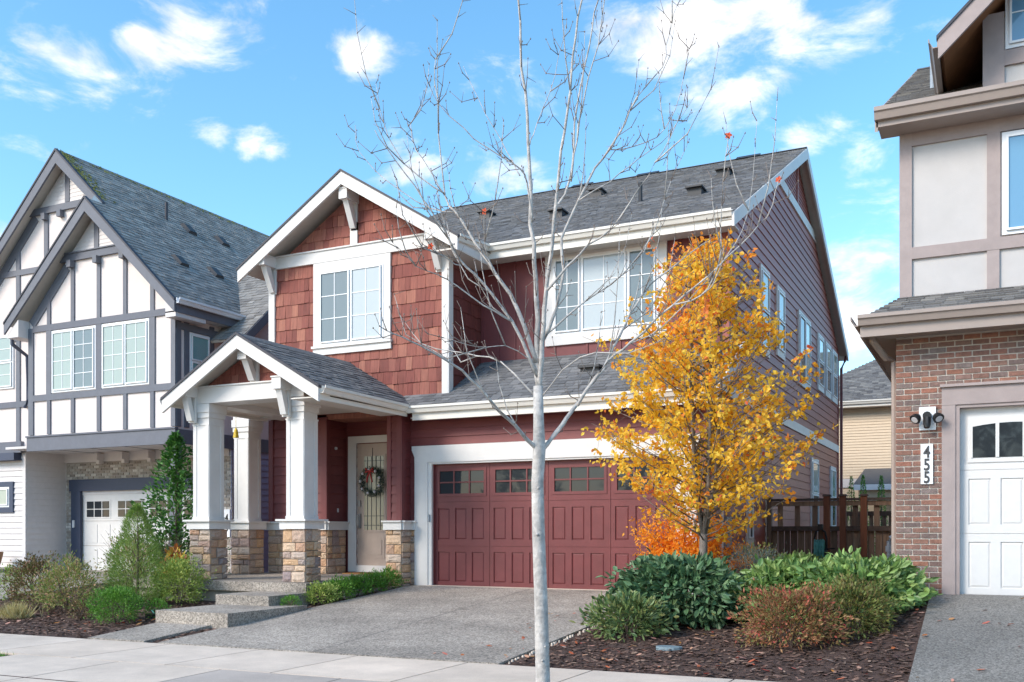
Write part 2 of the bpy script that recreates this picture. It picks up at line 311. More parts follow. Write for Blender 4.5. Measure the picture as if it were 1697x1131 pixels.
def roof_tabs(name, m, parent, O, U, V, L, limits, course=.145, tab=.22, seed=1, thick=.012):
    """shingle tabs laid in courses: O eave origin, U along the eave, V up the slope (unit), L slope length, limits(v)->(u0,u1)"""
    rnd = random.Random(seed); O, U, V = Vector(O), Vector(U).normalized(), Vector(V).normalized(); Nn = U.cross(V).normalized()
    if Nn.z < 0: Nn = -Nn
    b = MB(); n = int(L/course)+1
    for i in range(n):
        v0, v1 = i*course, min((i+1)*course+.03, L+.01); lim = limits(min((i+.5)*course, L))
        if not lim: continue
        u, u1 = lim; u -= rnd.random()*tab*.9; first = True
        while u < u1-.01:
            w = tab*rnd.uniform(.55, 1.25); a, c = max(u, lim[0]), min(u+w-.006, u1); u += w
            if c-a < .02: continue
            h = thick*rnd.uniform(.7, 1.9); vv = v0-rnd.choice((0, 0, .012, .02))
            P = lambda uu, ww, hh: O+U*uu+V*ww+Nn*hh
            b.add([P(a, vv, 0), P(c, vv, 0), P(c, vv, h), P(a, vv, h), P(a, v1, .002), P(c, v1, .002)], [(0, 1, 2, 3), (3, 2, 5, 4), (1, 5, 2), (0, 3, 4)])
    return stuff(b.build(name, m, parent))
def gutter_run(a, b, parent, m='gutter', out=(0, -1, 0), name='gutter', h=.13, w=.12):
    a, b, o = Vector(a), Vector(b), Vector(out); prof = [(0, 0), (0, -h), (w*.55, -h), (w*.8, -h*.45), (w, -h*.35), (w, 0), (w-.014, 0), (w-.014, -h*.3), (w*.5, -h+.012), (.012, -h+.012), (.012, 0)]
    return MB().prism([a+o*p+Vector((0, 0, q)) for p, q in prof], [b+o*p+Vector((0, 0, q)) for p, q in prof]).build(name, m, parent, fix=True)
def hx(v, lo, hi): return max(lo, min(hi, v))

# ------------------------------------------------------------------ ground
def zs(X): return -.455+.005*hx(X, -30, 30)                 # sidewalk level
def zf(X): return .25*hx((X-5.6)/3.0, 0, 1)-.0              # level at the house fronts
def gz(X, Y):
    yf = -.45-2.4*hx((X-8.3)/.5, 0, 1); t = hx((Y+6.75)/(6.75+yf), 0, 1)
    if Y < -6.75: return zs(X)
    return zs(X)*(1-t)+zf(X)*t
def sheet(name, m, x0, x1, y0, y1, dz, nx=12, ny=12, f=gz, jit=0):
    b = MB(); rnd = random.Random(3)
    for j in range(ny+1):
        for i in range(nx+1):
            x = x0+(x1-x0)*i/nx; y = y0+(y1-y0)*j/ny; b.v.append((x, y, f(x, y)+dz+(rnd.uniform(-jit, jit) if jit else 0)))
    b.f = [(j*(nx+1)+i, j*(nx+1)+i+1, (j+1)*(nx+1)+i+1, (j+1)*(nx+1)+i) for j in range(ny) for i in range(nx)]
    ring = [i for i in range(nx+1)]+[j*(nx+1)+nx for j in range(1, ny+1)]+[ny*(nx+1)+i for i in range(nx-1, -1, -1)]+[j*(nx+1) for j in range(ny-1, 0, -1)]
    n0 = len(b.v); b.v += [(b.v[k][0], b.v[k][1], b.v[k][2]-.15) for k in ring]; n = len(ring); b.f += [(ring[i], n0+i, n0+(i+1) % n, ring[(i+1) % n]) for i in range(n)]
    return b.build(name, m)
def gfar(X, Y): return gz(X, min(Y, 0)) if Y > -10 else zs(X)-.2
g = MB(); xs = [-150, -60, -30, -20]+[-16+i*.5 for i in range(70)]+[22, 30, 60, 150]; ys = [-10.0, -9.6, -8.4]+[-7+i*.35 for i in range(22)]+[1, 3, 6, 10, 20, 40, 90, 180]
for y in ys:
    for x in xs: g.v.append((x, y, gfar(x, y)+(.03*noise.noise(Vector((x*1.3, y*1.3, 0))) if -6.6 < y < -.3 else 0)))
nx = len(xs); g.f = [(j*nx+i, j*nx+i+1, (j+1)*nx+i+1, (j+1)*nx+i) for j in range(len(ys)-1) for i in range(nx-1)]
struct(g.build('ground', 'mulch', smooth=True))
struct(box('road', 'asphalt', None, -150, 150, -40, -10.18, -.9, -.62))
kb = MB(); kb.prism([(-150, -10.18, -.9), (-150, -10.0, -.9), (-150, -10.0, zs(-30)+.01), (-150, -10.15, zs(-30)+.01)], [(150, -10.18, -.9), (150, -10.0, -.9), (150, -10.0, zs(30)+.01), (150, -10.15, zs(30)+.01)]); struct(kb.build('kerb', 'conc', fix=True))
# sidewalk flags, each a slab with open joints
sw = bpy.data.objects.new('sidewalk', None); COL.objects.link(sw); struct(sw)
def flag(x0, x1, y0, y1, m, parent, top=.022, th=.12, gap=.011, f=None):
    f = f or (lambda x, y: zs(x)); x0 += gap; x1 -= gap; y0 += gap; y1 -= gap
    b = MB(); q = [(x0, y0), (x1, y0), (x1, y1), (x0, y1)]
    b.prism([(x, y, f(x, y)+top-th) for x, y in q], [(x, y, f(x, y)+top) for x, y in q]); return b.build('flagstone' if parent is None else 'concrete_slab', m, parent)
xj = [-14.0+1.52*i+.24 for i in range(26)]
for i in range(len(xj)-1): flag(xj[i], xj[i+1], -8.36, -6.76, 'conc', sw)
ap = bpy.data.objects.new('driveway_apron', None); COL.objects.link(ap); struct(ap)
for i, (a, b) in enumerate(((-1.0, .72), (.72, 2.3), (2.3, 3.9), (3.9, 5.5))): flag(a, b, -9.98, -8.36, 'conc_b' if i in (2, 3) else 'conc', ap, f=lambda x, y: zs(x)-.03*hx((-8.4-y)/1.6, 0, 1))
flag(9.3, 15.5, -9.98, -8.36, 'conc', ap, f=lambda x, y: zs(x)-.03*hx((-8.4-y)/1.6, 0, 1))
struct(sheet('driveway', 'agg', -.36, 4.86, -6.74, -.02, .028, 6, 18, f=lambda x, y: gz(0, y)*1.0+(zs(x)-zs(0))*hx(-y/6.75, 0, 1)))
for a, b in (((-.36, -6.2), (4.86, -4.9)),):
    dz = lambda x, y: gz(0, y)+(zs(x)-zs(0))*hx(-y/6.75, 0, 1)+.0285
    j = MB(); ys2 = [-6.72+i*.42 for i in range(17)]
    for x in (2.25,): j.add([(x+q, y, dz(x, y)) for y in ys2 for q in (-.007, .007)], [(2*i, 2*i+1, 2*i+3, 2*i+2) for i in range(len(ys2)-1)])
    j.add([(x, -3.4+q, dz(x, -3.4)) for x in (-.34, 1.5, 3.2, 4.84) for q in (-.007, .007)], [(2*i, 2*i+2, 2*i+3, 2*i+1) for i in range(3)]); struct(j.build('driveway_joint', 'vent'))
struct(sheet('neighbour_driveway', 'agg_w', 9.12, 16, -6.74, -2.72, .03, 8, 12))
struct(sheet('timber_house_driveway', 'agg', -13.5, -7.6, -6.74, 2.4, .03, 8, 12))
struct(box('garage_threshold', 'conc', None, -.1, 4.98, -.16, .12, -.06, .034))
# walkway and steps
struct(sheet('walkway', 'agg', -1.72, -.62, -6.74, -5.3, .035, 4, 6, f=lambda x, y: zs(x)+.12*hx((y+6.75)/1.4, 0, 1)))
st = thing('entry_steps', 'two broad exposed aggregate concrete steps leading up to the stone columned porch', 'steps', (-.9, -4.6, -.3))
box('lower_step', 'agg', st, -1.75, -.30, -5.46, -3.6, -.5, -.13); box('upper_step', 'agg', st, -1.85, -.72, -4.06, -3.04, -.4, .03)
# grass in the planting strip
gr = MB(); rnd = random.Random(5)
for i in range(9000):
    x = rnd.uniform(-9, -1.03); y = rnd.uniform(-9.95, -8.4); h = rnd.uniform(.03, .07); a = rnd.uniform(0, 6.28); dx, dy = .006*math.cos(a), .006*math.sin(a); z = zs(x)-.005
    gr.add([(x-dx, y-dy, z), (x+dx, y+dy, z), (x+rnd.uniform(-.03, .03), y+rnd.uniform(-.03, .03), z+h)], [(0, 1, 2)])
stuff(tag(gr.build('lawn_grass', 'lawn'), 'short green lawn grass in the strip beside the sidewalk', 'grass'))
# bark chips and fallen leaves
def scatter(name, m, areas, n, size, seed, label, cat, flat=.25, lift=.012):
    rnd = random.Random(seed); b = MB()
    for i in range(n):
        x0, x1, y0, y1 = rnd.choices(areas, [(a[1]-a[0])*(a[3]-a[2]) for a in areas])[0]
        x, y = rnd.uniform(x0, x1), rnd.uniform(y0, y1); z = gz(x, y)+.03*noise.noise(Vector((x*1.3, y*1.3, 0)))+lift*rnd.uniform(.4, 1.5)
        s = size*rnd.uniform(.5, 1.3); a = rnd.uniform(0, 6.28); w = rnd.uniform(.25, .6); A = Vector((math.cos(a), math.sin(a), rnd.uniform(-flat, flat))); B = Vector((-math.sin(a), math.cos(a), rnd.uniform(-flat, flat)))*w; P = Vector((x, y, z))
        b.add([P-A*s-B*s*.3, P-B*s, P+A*s*.9-B*s*.2, P+A*s*.6+B*s, P-A*s*.5+B*s*.8], [(0, 1, 2, 3, 4)])
    return stuff(tag(b.build(name, m), label, cat))
bedL = [(-7.6, -1.8, -6.68, -3.1), (-7.4, -3.9, -3.2, .2)]; bedM = [(-.62, -.38, -6.6, -3.2), (-.78, -.4, -3.2, -.5)]; bedR = [(4.98, 9.08, -6.68, -2.8), (5.0, 8.6, -2.8, 1.5)]
scatter('bark_mulch', 'chips', bedL+bedM+bedR, 26000, .038, 11, 'dark brown bark mulch chips covering the planting beds', 'mulch')
scatter('fallen_leaves', 'fallen', bedR+[(9.0, 11.2, -6.5, -3.0), (4.9, 9, -6.7, -4.8), (-7.5, -2, -6.6, -4.5), (3.6, 4.8, -6.5, -2.5)], 520, .045, 12, 'fallen autumn leaves scattered over mulch and the right driveway', 'leaves', .35, .03)
# pale edging stones along the driveway
eb = MB(); rnd = random.Random(9)
for i in range(34):
    y = -6.6+i*.085+rnd.uniform(-.03, .03); x = 4.93+rnd.uniform(-.02, .02); z = gz(x, y)+.015; r = rnd.uniform(.012, .03)
    eb.prism([(x+r*math.cos(t), y+r*1.2*math.sin(t), z-.03) for t in [k*1.047 for k in range(6)]], [(x+r*.7*math.cos(t), y+r*.8*math.sin(t), z+r*.7) for t in [k*1.047 for k in range(6)]])
stuff(tag(eb.build('edging_pebbles', 'conc'), 'line of pale pebbles edging the driveway beside the mulch bed', 'pebbles'))

# ------------------------------------------------------------------ house building helpers
def roof_slope(parent, O, U, V, L, limits, m, seed, th=.07, deckm='soffit', name='roof_slope'):
    O, U, V = Vector(O), Vector(U).normalized(), Vector(V).normalized(); Nn = U.cross(V).normalized()
    if Nn.z < 0: Nn = -Nn
    n = 10; ring = []
    L0 = [limits(L*min(max(i/n, .001), .999)) for i in range(n+1)]
    idx = [i for i in range(n+1) if L0[i]]
    a = [O+U*L0[i][0]+V*(L*i/n) for i in idx]; b = [O+U*L0[i][1]+V*(L*i/n) for i in idx]
    d = MB()
    for k in range(len(idx)-1):
        q = [a[k], b[k], b[k+1], a[k+1]]; d.prism([p-Nn*th for p in q], [p-Nn*.003 for p in q])
    deck = d.build(name, deckm, parent, fix=True)
    return roof_tabs('roof_shingles', m, deck, O, U, V, L, limits, seed=seed)
def rake(parent, xc, zr, half, slope, y, m='white', depth=.26, th=.05, edge='edge', lift=.0, drop=.0, name='rake_board'):
    """the two sloping fascia boards of a street-facing gable, with a dark drip edge above"""
    c = math.hypot(1, slope)
    for s in (-1, 1):
        e = (xc+s*half, zr-half*slope)
        t = [(xc, zr-.012), (e[0], e[1]-.012), (e[0], e[1]-.012-depth), (xc, zr-.012-depth*c*1.0)]
        t[3] = (xc, zr-.012-depth)
        MB().prism([(x, y, z) for x, z in t], [(x, y+th, z) for x, z in t]).build(name, m, parent, fix=True)
        t = [(xc, zr+.035), (e[0]+s*.02, e[1]+.035-.02*slope), (e[0]+s*.02, e[1]-.012-.02*slope), (xc, zr-.012)]
        MB().prism([(x, y-.02, z) for x, z in t], [(x, y+.07, z) for x, z in t]).build('drip_edge', edge, parent, fix=True)
def gable_roof(parent, xc, zr, half, slope, y0, y1, m, seed, limR=None, limL=None, deckm='soffit'):
    c = math.hypot(1, slope); L = half*c
    for s, lim in ((1, limR), (-1, limL)):
        lim = lim or (lambda v: (0, y1-y0))
        roof_slope(parent, (xc+s*half, y0, zr-half*slope), (0, 1, 0), (-s/c, 0, slope/c), L, lim, m, seed+s, deckm=deckm)
    MB().prism([(xc-.13, y0, zr-.13*slope+.015), (xc, y0, zr+.03), (xc+.13, y0, zr-.13*slope+.015)], [(xc-.13, y1, zr-.13*slope+.015), (xc, y1, zr+.03), (xc+.13, y1, zr-.13*slope+.015)]).build('ridge_cap', m, parent, fix=True)
def bracket(parent, x, yw, z, proj=.42, w=.2, m='white', plate=.75):
    """knee bracket: block on top, tapering brace and back plate"""
    b = MB().box(x-w/2, x+w/2, yw-proj, yw, z-.2, z); b.box(x-w/2-.015, x+w/2+.015, yw-proj-.015, yw, z, z+.025)
    r = box('bracket', m, parent, x-w/2+.02, x+w/2-.02, yw-.05, yw, z-plate, z-.2)
    b.build('bracket_block', m, r)
    k = w*.32; pr = [(yw-proj*.82, z-.2), (yw-proj*.45, z-.2), (yw-.05, z-plate+.16), (yw-.05, z-plate+.03), (yw-.11, z-plate+.03)]
    MB().prism([(x-k, p, q) for p, q in pr], [(x+k, p, q) for p, q in pr]).build('bracket_brace', m, r, fix=True)
stone_meshes = []
def stone_mesh(i):
    if len(stone_meshes) > i: return stone_meshes[i]
    rnd = random.Random(40+i); b = MB(); g = 4
    # a pillow faced block: unit cube, front face (-Y) gridded and roughened
    for j in range(g+1):
        for k in range(g+1):
            u, w = k/g-.5, j/g-.5; e = max(abs(u), abs(w))*2
            b.v.append((u*(1-.03*rnd.random()), -.5+(.28 if e > .9 else 0)+rnd.uniform(-.16, .16)*(1 if e < .9 else .5), w*(1-.03*rnd.random())))
    b.f = [(j*(g+1)+k, j*(g+1)+k+1, (j+1)*(g+1)+k+1, (j+1)*(g+1)+k) for j in range(g) for k in range(g)]
    n = len(b.v); b.v += [(-.5, .5, -.5), (.5, .5, -.5), (.5, .5, .5), (-.5, .5, .5)]
    c = [0, g, (g+1)**2-1, g*(g+1)]
    rows = ([k for k in range(g+1)], [j*(g+1)+g for j in range(g+1)], [g*(g+1)+k for k in range(g, -1, -1)], [j*(g+1) for j in range(g, -1, -1)])
    for q, rr in enumerate(rows): b.f.append(tuple(reversed(rr))+(n+q, n+(q+1) % 4))
    me = bpy.data.meshes.new('stone'); me.from_pydata(b.v, [], b.f); me.materials.append(M['stone'])
    stone_meshes.append(me); return me
for i in range(6): stone_mesh(i)
def stone_face(parent, W, u0, u1, z0, z1, seed, wide=.29):
    """courses of ledge stones with recessed joints on wall W"""
    rnd = random.Random(seed); z = z0
    while z < z1-.03:
        h = min(rnd.choice((.11, .13, .16, .19)), z1-z)
        if z1-z-h < .07: h = z1-z
        u = u0
        while u < u1-.02:
            w = wide*rnd.uniform(.55, 1.25)
            if u1-u-w < wide*.4: w = u1-u
            o = bpy.data.objects.new('stone', stone_meshes[rnd.randrange(6)]); COL.objects.link(o); o.parent = parent
            o.matrix_parent_inverse = Matrix.Translation(-parent.location)
            d = rnd.uniform(.05, .075); c = W.P(u+w/2, z+h/2, d/2-.012)
            o.location = c; o.scale = (w-.012, d, h-.012)
            if isinstance(W, Side): o.rotation_euler = (0, 0, R(90))
            u += w
        z += h

# ------------------------------------------------------------------ the red house
H = thing('red_house', 'two storey dark red craftsman house with cedar shake gable, stone columned porch and double garage', 'house', (.6, 4, 0))
SL = .583
# solid bodies behind the cladding
body = MB(); body.box(-4.26, 5.40, 1.55, 15.9, -.3, 6.85)
body.prism([(-4.26, 1.55, 6.85), (-4.26, 15.9, 6.85), (-4.26, 8.72, 10.45)], [(5.40, 1.55, 6.85), (5.40, 15.9, 6.85), (5.40, 8.72, 10.45)])
body.build('main_wall', 'board', H, fix=True)
lo = MB(); lo.box(-4.26, -2.77, .18, 1.6, .1, 3.6).box(-2.8, -.5, .88, 1.6, .1, 3.6).box(-.84, -.55, -.37, 1.2, -.2, 3.44).box(-.56, -.0, -.04, 1.6, -.2, 3.5).box(-.05, 5.40, .09, 1.6, -.2, 3.5).box(4.93, 5.40, -.04, .1, -.2, 3.5).box(-.05, 4.95, -.04, .1, 2.46, 3.5)
lo.prism([(-.5, -.04, 3.45), (-.5, 1.56, 3.45), (-.5, 1.56, 4.45)], [(5.40, -.04, 3.45), (5.40, 1.56, 3.45), (5.40, 1.56, 4.45)])
lo.build('lower_wall', 'board', H, fix=True)
bu = MB(); bu.box(-4.26, .19, .18, 4.2, 3.45, 6.75); bu.prism([(-4.26, .18, 6.75), (.19, .18, 6.75), (-2.03, .18, 8.16)], [(-4.26, 4.6, 6.75), (.19, 4.6, 6.75), (-2.03, 4.6, 8.16)])
gable_wall = bu.build('gable_wall', 'shake', H, fix=True)
# cedar shakes on the street gable: every shake a piece
WB = Front(.18)
gab = [(.62, 1, 8.12+.62*-2.03), (-.62, 1, 8.12+.62*2.03)]
def shakes(W, u0, u1, z0, z1, planes, parent, seed, exp=.262, wid=.165, holes=(), joined=None):
    rnd = random.Random(seed); n = round((z1-z0)/exp); e = (z1-z0)/n; cnt = 0
    for i in range(n):
        u = u0-rnd.uniform(0, wid*.6); z = z0+i*e
        while u < u1:
            w = wid*rnd.uniform(.6, 1.45); a, b = max(u, u0), min(u+w-.005, u1); u += w
            if b-a < .02: continue
            if any(a > h[0] and b < h[1] and z > h[2] and z+e < h[3] for h in holes): continue
            zz = z+rnd.uniform(-.012, .006)
            p = clip(rect(a, b, max(zz, z0), z+e+.012), planes)
            if len(p) < 3 or max(q[1] for q in p)-min(q[1] for q in p) < .03: continue
            t = rnd.uniform(.018, .030)
            if joined is None: slab(W, p, 0, t, 'shake', 'shake', parent, .006)
            else:
                zq = [q[1] for q in p]; f = lambda zv: t+(.006-t)*(zv-min(zq))/(max(zq)-min(zq)); k = len(p)
                joined.add([W.P(x, y, f(y)) for x, y in p]+[W.P(x, y, 0) for x, y in p], [tuple(range(k))]+[(q, k+q, k+(q+1) % k, (q+1) % k) for q in range(k)])
            cnt += 1
    return cnt
HOLE = (-3.1, -1.1, 4.85, 6.75)
shakes(WB, -4.12, .08, 3.55, 6.77, [], gable_wall, 1, holes=(HOLE,))
shakes(WB, -3.9, -.15, 7.0, 8.2, gab, gable_wall, 2)
jb = MB(); WBS = Side(.19); shakes(WBS, .2, 1.6, 3.7, 6.6, [], None, 3, joined=jb)
jo = jb.build('side_shakes', 'shake_side', gable_wall) if False else None
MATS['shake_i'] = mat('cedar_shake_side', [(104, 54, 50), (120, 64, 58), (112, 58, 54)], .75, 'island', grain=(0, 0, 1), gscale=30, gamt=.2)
stuff(jb.build('shake', 'shake_i', gable_wall))
# gable trim
for a, b, z0, z1, n in ((-4.28, -4.12, 3.9, 6.77, 'corner_board'), (.08, .22, 3.75, 6.9, 'corner_board')): board(WB, a, b, z0, z1, 0, .055, n, 'white', H)
board(Side(.19), .13, .3, 3.75, 6.7, 0, .05, 'corner_board', 'white', H)
board(WB, -4.2, .12, 6.76, 7.0, 0, .07, 'belt_board', 'white', H); board(WB, -4.2, .12, 7.0, 7.03, 0, .1, 'belt_ledge', 'white', H)
board(WB, -2.13, -1.95, 7.03, 7.5, 0, .05, 'king_post', 'white', H)
bracket(H, -2.03, .18, 8.08, .44); bracket(H, -4.16, .18, 6.98, .46); bracket(H, .02, .18, 6.98, .46)
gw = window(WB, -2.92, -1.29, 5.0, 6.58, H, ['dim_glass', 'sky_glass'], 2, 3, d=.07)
board(WB, -3.07, -2.92, 5.0, 6.76, 0, .06, 'window_casing', 'white', H); board(WB, -1.29, -1.13, 5.0, 6.76, 0, .06, 'window_casing', 'white', H)
board(WB, -2.92, -1.29, 6.58, 6.76, 0, .06, 'window_casing', 'white', H); board(WB, -3.1, -1.1, 4.95, 5.0, 0, .1, 'window_sill', 'white', H); board(WB, -3.08, -1.12, 4.81, 4.95, 0, .06, 'window_casing', 'white', H)
# gable roof over the bump-out
ZG = 8.42; half = 2.72; sg = .62
def zmain(Y): return 6.86+.503*(Y-1.0)
def lim_g(v):      # runs back to the valley with the main roof
    z = ZG-half*sg+v*sg/math.hypot(1, sg); return (0, max(.4, 1.0+(z-6.86)/.503+.25+.3))
gable_roof(H, -2.03, ZG, half, sg, -.3, 4.0, 'roof', 11, lim_g, lim_g)
rake(H, -2.03, ZG, half, sg, -.33)
# main roof
def lim_m(v):
    Y = 1.0+v*.8934; x0 = -4.65
    if Y < 4.1: x0 = -2.03+(ZG-zmain(Y))/sg-.05
    return (x0+4.65, 10.30)
cs = math.hypot(1, .503)
roof_slope(H, (-4.65, 1.0, 6.86), (1, 0, 0), (0, 1/cs, .503/cs), 7.7*cs, lim_m, 'roof', 21)
roof_slope(H, (-4.65, 16.4, 6.86), (1, 0, 0), (0, -1/cs, .503/cs), 7.7*cs, lambda v: (0, 10.30), 'roof', 22)
MB().prism([(-4.65, 8.56, 10.7), (-4.65, 8.7, 10.765), (-4.65, 8.84, 10.7)], [(5.66, 8.56, 10.7), (5.66, 8.7, 10.765), (5.66, 8.84, 10.7)]).build('ridge_cap', 'roof', H, fix=True)
for X in (5.63, -4.67):
    for s in (-1, 1):
        e = (8.7+s*7.74, 10.73-7.74*.503); q = [(8.7, 10.72), (e[0], e[1]), (e[0], e[1]-.25), (8.7, 10.45)]
        MB().prism([(X, p, z) for p, z in q], [(X+.045, p, z) for p, z in q]).build('rake_board', 'white', H, fix=True)
sof = MB()
for s in (-1, 1): sof.prism([(5.40, 8.7, 10.60), (5.40, 8.7+s*7.7, 10.60-7.7*.503), (5.63, 8.7+s*7.7, 10.60-7.7*.503), (5.63, 8.7, 10.60)], [(5.40, 8.7, 10.63), (5.40, 8.7+s*7.7, 10.63-7.7*.503), (5.63, 8.7+s*7.7, 10.63-7.7*.503), (5.63, 8.7, 10.63)])
sof.build('soffit', 'soffit', H, fix=True)
box('soffit', 'soffit', H, .22, 5.62, 1.06, 1.56, 6.66, 6.69); box('fascia_board', 'gutter', H, .5, 5.62, 1.02, 1.05, 6.62, 6.86); box('fascia_board', 'gutter', H, .5, 5.62, 16.36, 16.39, 6.6, 6.86)
gutter_run((.6, 1.02, 6.9), (5.63, 1.02, 6.9), H); gutter_run((5.63, 16.39, 6.88), (-4.6, 16.39, 6.88), H, out=(0, 1, 0))
# little return of gutter between gable and main eave
gutter_run((.62, -.28, 6.78), (.62, 1.0, 6.9), H, out=(1, 0, 0))
box('soffit', 'soffit', H, .2, .64, -.28, 1.3, 6.5, 6.53); box('fascia_board', 'white', H, .61, .64, -.28, 1.02, 6.53, 6.75)
# upper wall between gable and corner: board and batten, three-part window
WU = Front(1.55)
board(WU, .2, 5.42, 4.4, 6.68, -.02, .012, 'panel_wall', 'board', H)
for x in (.24, .62, 1.0, 1.4, 4.5, 4.9, 5.25): board(WU, x-.022, x+.022, 4.4, 6.66, .012, .03, 'batten', 'board', H)
for x in (1.9, 2.6, 3.3, 4.0): board(WU, x-.022, x+.022, 4.4, 4.82, .012, .03, 'batten', 'board', H)
board(WU, 5.3, 5.45, 4.5, 6.66, 0, .045, 'corner_board', 'red_lit', H)
window(WU, 1.87, 4.08, 5.04, 6.6, H, ['dim_glass', 'sky_glass', 'dim_glass'], 2, 3, split=(.28, .72), d=.06)
casing(WU, 1.87, 4.08, 5.04, 6.6, H, w=.17, head=.08, sill=.2, d=.05)
# side wall: lap boards, bands, windows
WS = Side(5.40); mainp = [(-.503, 1, 6.86-.503*1.0-.22), (.503, 1, 6.86+.503*16.4-.22)]
side_wall = board(WS, .0, 15.9, -.2, 3.4, -.04, 0, 'side_wall', 'red_lit', H)
lap(WS, -.04, 15.9, -.02, 3.60, .205, 'red_lit', side_wall)
lap(WS, 1.55, 15.9, 3.82, 9.10, .205, 'red_lit', side_wall, mainp)
lap(WS, -.04, 1.55, 3.82, 4.44, .205, 'red_lit', side_wall, [(-SL, 1, 3.47+SL*.45-.2)])
lap(WS, 1.55, 15.9, 9.34, 10.5, .1, 'red_lit', side_wall, mainp, thick=.02)
slab(WS, clip(rect(.1, 15.93, 3.60, 3.82), [(-SL, 1, 3.47+SL*.45-.12)]), 0, .045, 'belt_board', 'white', H)
slab(WS, clip(rect(1.5, 15.9, 9.10, 9.34), mainp), 0, .05, 'belt_board', 'white', H)
board(WS, 8.64, 8.78, 9.34, 10.3, 0, .04, 'gable_post', 'red_lit', H)
board(WS, 15.86, 15.98, -.1, 6.8, 0, .04, 'corner_board', 'red_lit', H); board(WS, -.06, .06, -.1, 3.4, 0, .04, 'corner_board', 'red_lit', H)
for u0, u1, z0, z1, kind in ((4.3, 5.1, 5.0, 6.69, 1), (6.05, 6.85, 5.22, 6.65, 1), (8.8, 10.45, 4.95, 6.65, 0), (11.83, 12.76, 5.2, 6.62, 1), (13.2, 14.15, 5.2, 6.62, 1), (14.52, 15.47, 5.2, 6.62, 1), (10.72, 11.8, 1.2, 3.04, 1), (14.2, 15.15, 1.2, 3.02, 1), (3.06, 3.5, .9, 1.7, 1)):
    window(WS, u0, u1, z0, z1, H, ['dark_glass', 'blind_glass'] if kind else ['dark_glass', 'blind_glass'], 2, 2, split=() if kind else (.5,), d=.05, grids=False, hung=bool(kind))
    for q in ((u0-.06, u0, z0, z1), (u1, u1+.06, z0, z1), (u0-.06, u1+.06, z1, z1+.06), (u0-.06, u1+.06, z0-.12, z0)): board(WS, *q, 0, .06, 'window_casing', 'white', H)
# garage front
WG = Front(-.04)
lap(WG, -.55, 5.42, 2.78, 3.42, .17, 'red', H); lap(WG, -.55, -.41, 1.3, 2.78, .17, 'red', H); lap(WG, 5.3, 5.42, 1.3, 2.78, .17, 'red', H)
head = [(-.46, 2.77), (-.46, 2.69), (-.40, 2.55), (-.40, 2.44), (5.28, 2.44), (5.28, 2.55), (5.34, 2.69), (5.34, 2.77)]
slab(WG, head, 0, .085, 'garage_head_trim', 'white', H)
board(WG, -.40, -.10, -.02, 2.44, 0, .08, 'garage_side_trim', 'white', H); board(WG, 4.98, 5.28, -.02, 2.44, 0, .08, 'garage_side_trim', 'white', H)
for a, b in ((-.10, -.02), (4.90, 4.98)): box('garage_jamb', 'white', H, a, b, -.10, .09, -.0, 2.44)
box('garage_jamb', 'white', H, -.02, 4.90, -.10, .09, 2.405, 2.44)
box('keypad', 'pipe', H, -.085, -.05, -.135, -.10, 1.28, 1.42)
gd = MB().box(-.02, 4.90, .03, .085, .012, 2.405).build('garage_door', 'door_red', H)
WD = Front(.03)
secs = [(.015, .80), (.806, 1.66), (1.666, 2.40)]
for i, (z0, z1) in enumerate(secs): pass
for c in range(4):
    x0 = -.02+1.23*c
    def stile(a, b, z0, z1): board(WD, x0+a, x0+b, z0, z1, 0, .02, 'door_stile', 'door_red', gd)
    for zl, zh, pz0, pz1 in ((.015, .80, .11, .69), (.806, 1.66, .93, 1.54)):
        for a, b in ((0.004, .085), (.345, .47), (.72, .84), (1.105, 1.226)): stile(a, b, pz0, pz1)
        stile(.004, 1.226, zl, pz0); stile(.004, 1.226, pz1, zh)
        for a, b in ((.085, .345), (.47, .72), (.84, 1.105)):
            p = MB(); e = .03; o = [(x0+a+.012, pz0+.012), (x0+b-.012, pz0+.012), (x0+b-.012, pz1-.012), (x0+a+.012, pz1-.012)]; i2 = [(x0+a+e, pz0+e), (x0+b-e, pz0+e), (x0+b-e, pz1-e), (x0+a+e, pz1-e)]
            p.add([WD.P(u, z, .001) for u, z in o]+[WD.P(u, z, .012) for u, z in i2], [(4, 5, 6, 7), (0, 1, 5, 4), (1, 2, 6, 5), (2, 3, 7, 6), (3, 0, 4, 7)]); p.build('door_panel', 'door_red', gd)
    zl, zh = 1.666, 2.40; a0, a1, q0, q1 = .10, 1.13, 1.80, 2.29
    stile(.004, a0, zl, zh); stile(a1, 1.226, zl, zh); stile(a0, a1, zl, q0); stile(a0, a1, q1, zh)
    wnd = board(WD, x0+a0, x0+a1, q0, q1, 0, .008, 'garage_window', 'dark_glass', gd)
    for u0, u1, z0, z1 in ((a0-.03, a1+.03, q0-.03, q0+.025), (a0-.03, a1+.03, q1-.025, q1+.03), (a0-.03, a0+.025, q0+.025, q1-.025), (a1-.025, a1+.03, q0+.025, q1-.025)): board(WD, x0+u0, x0+u1, z0, z1, .008, .032, 'window_frame', 'door_red', wnd)
    for k in (1, 2): u = a0+(a1-a0)*k/3; board(WD, x0+u-.014, x0+u+.014, q0+.025, q1-.025, .008, .026, 'muntin', 'door_red', wnd)
    board(WD, x0+a0+.025, x0+a1-.025, (q0+q1)/2-.013, (q0+q1)/2+.013, .008, .0275, 'muntin', 'door_red', wnd)
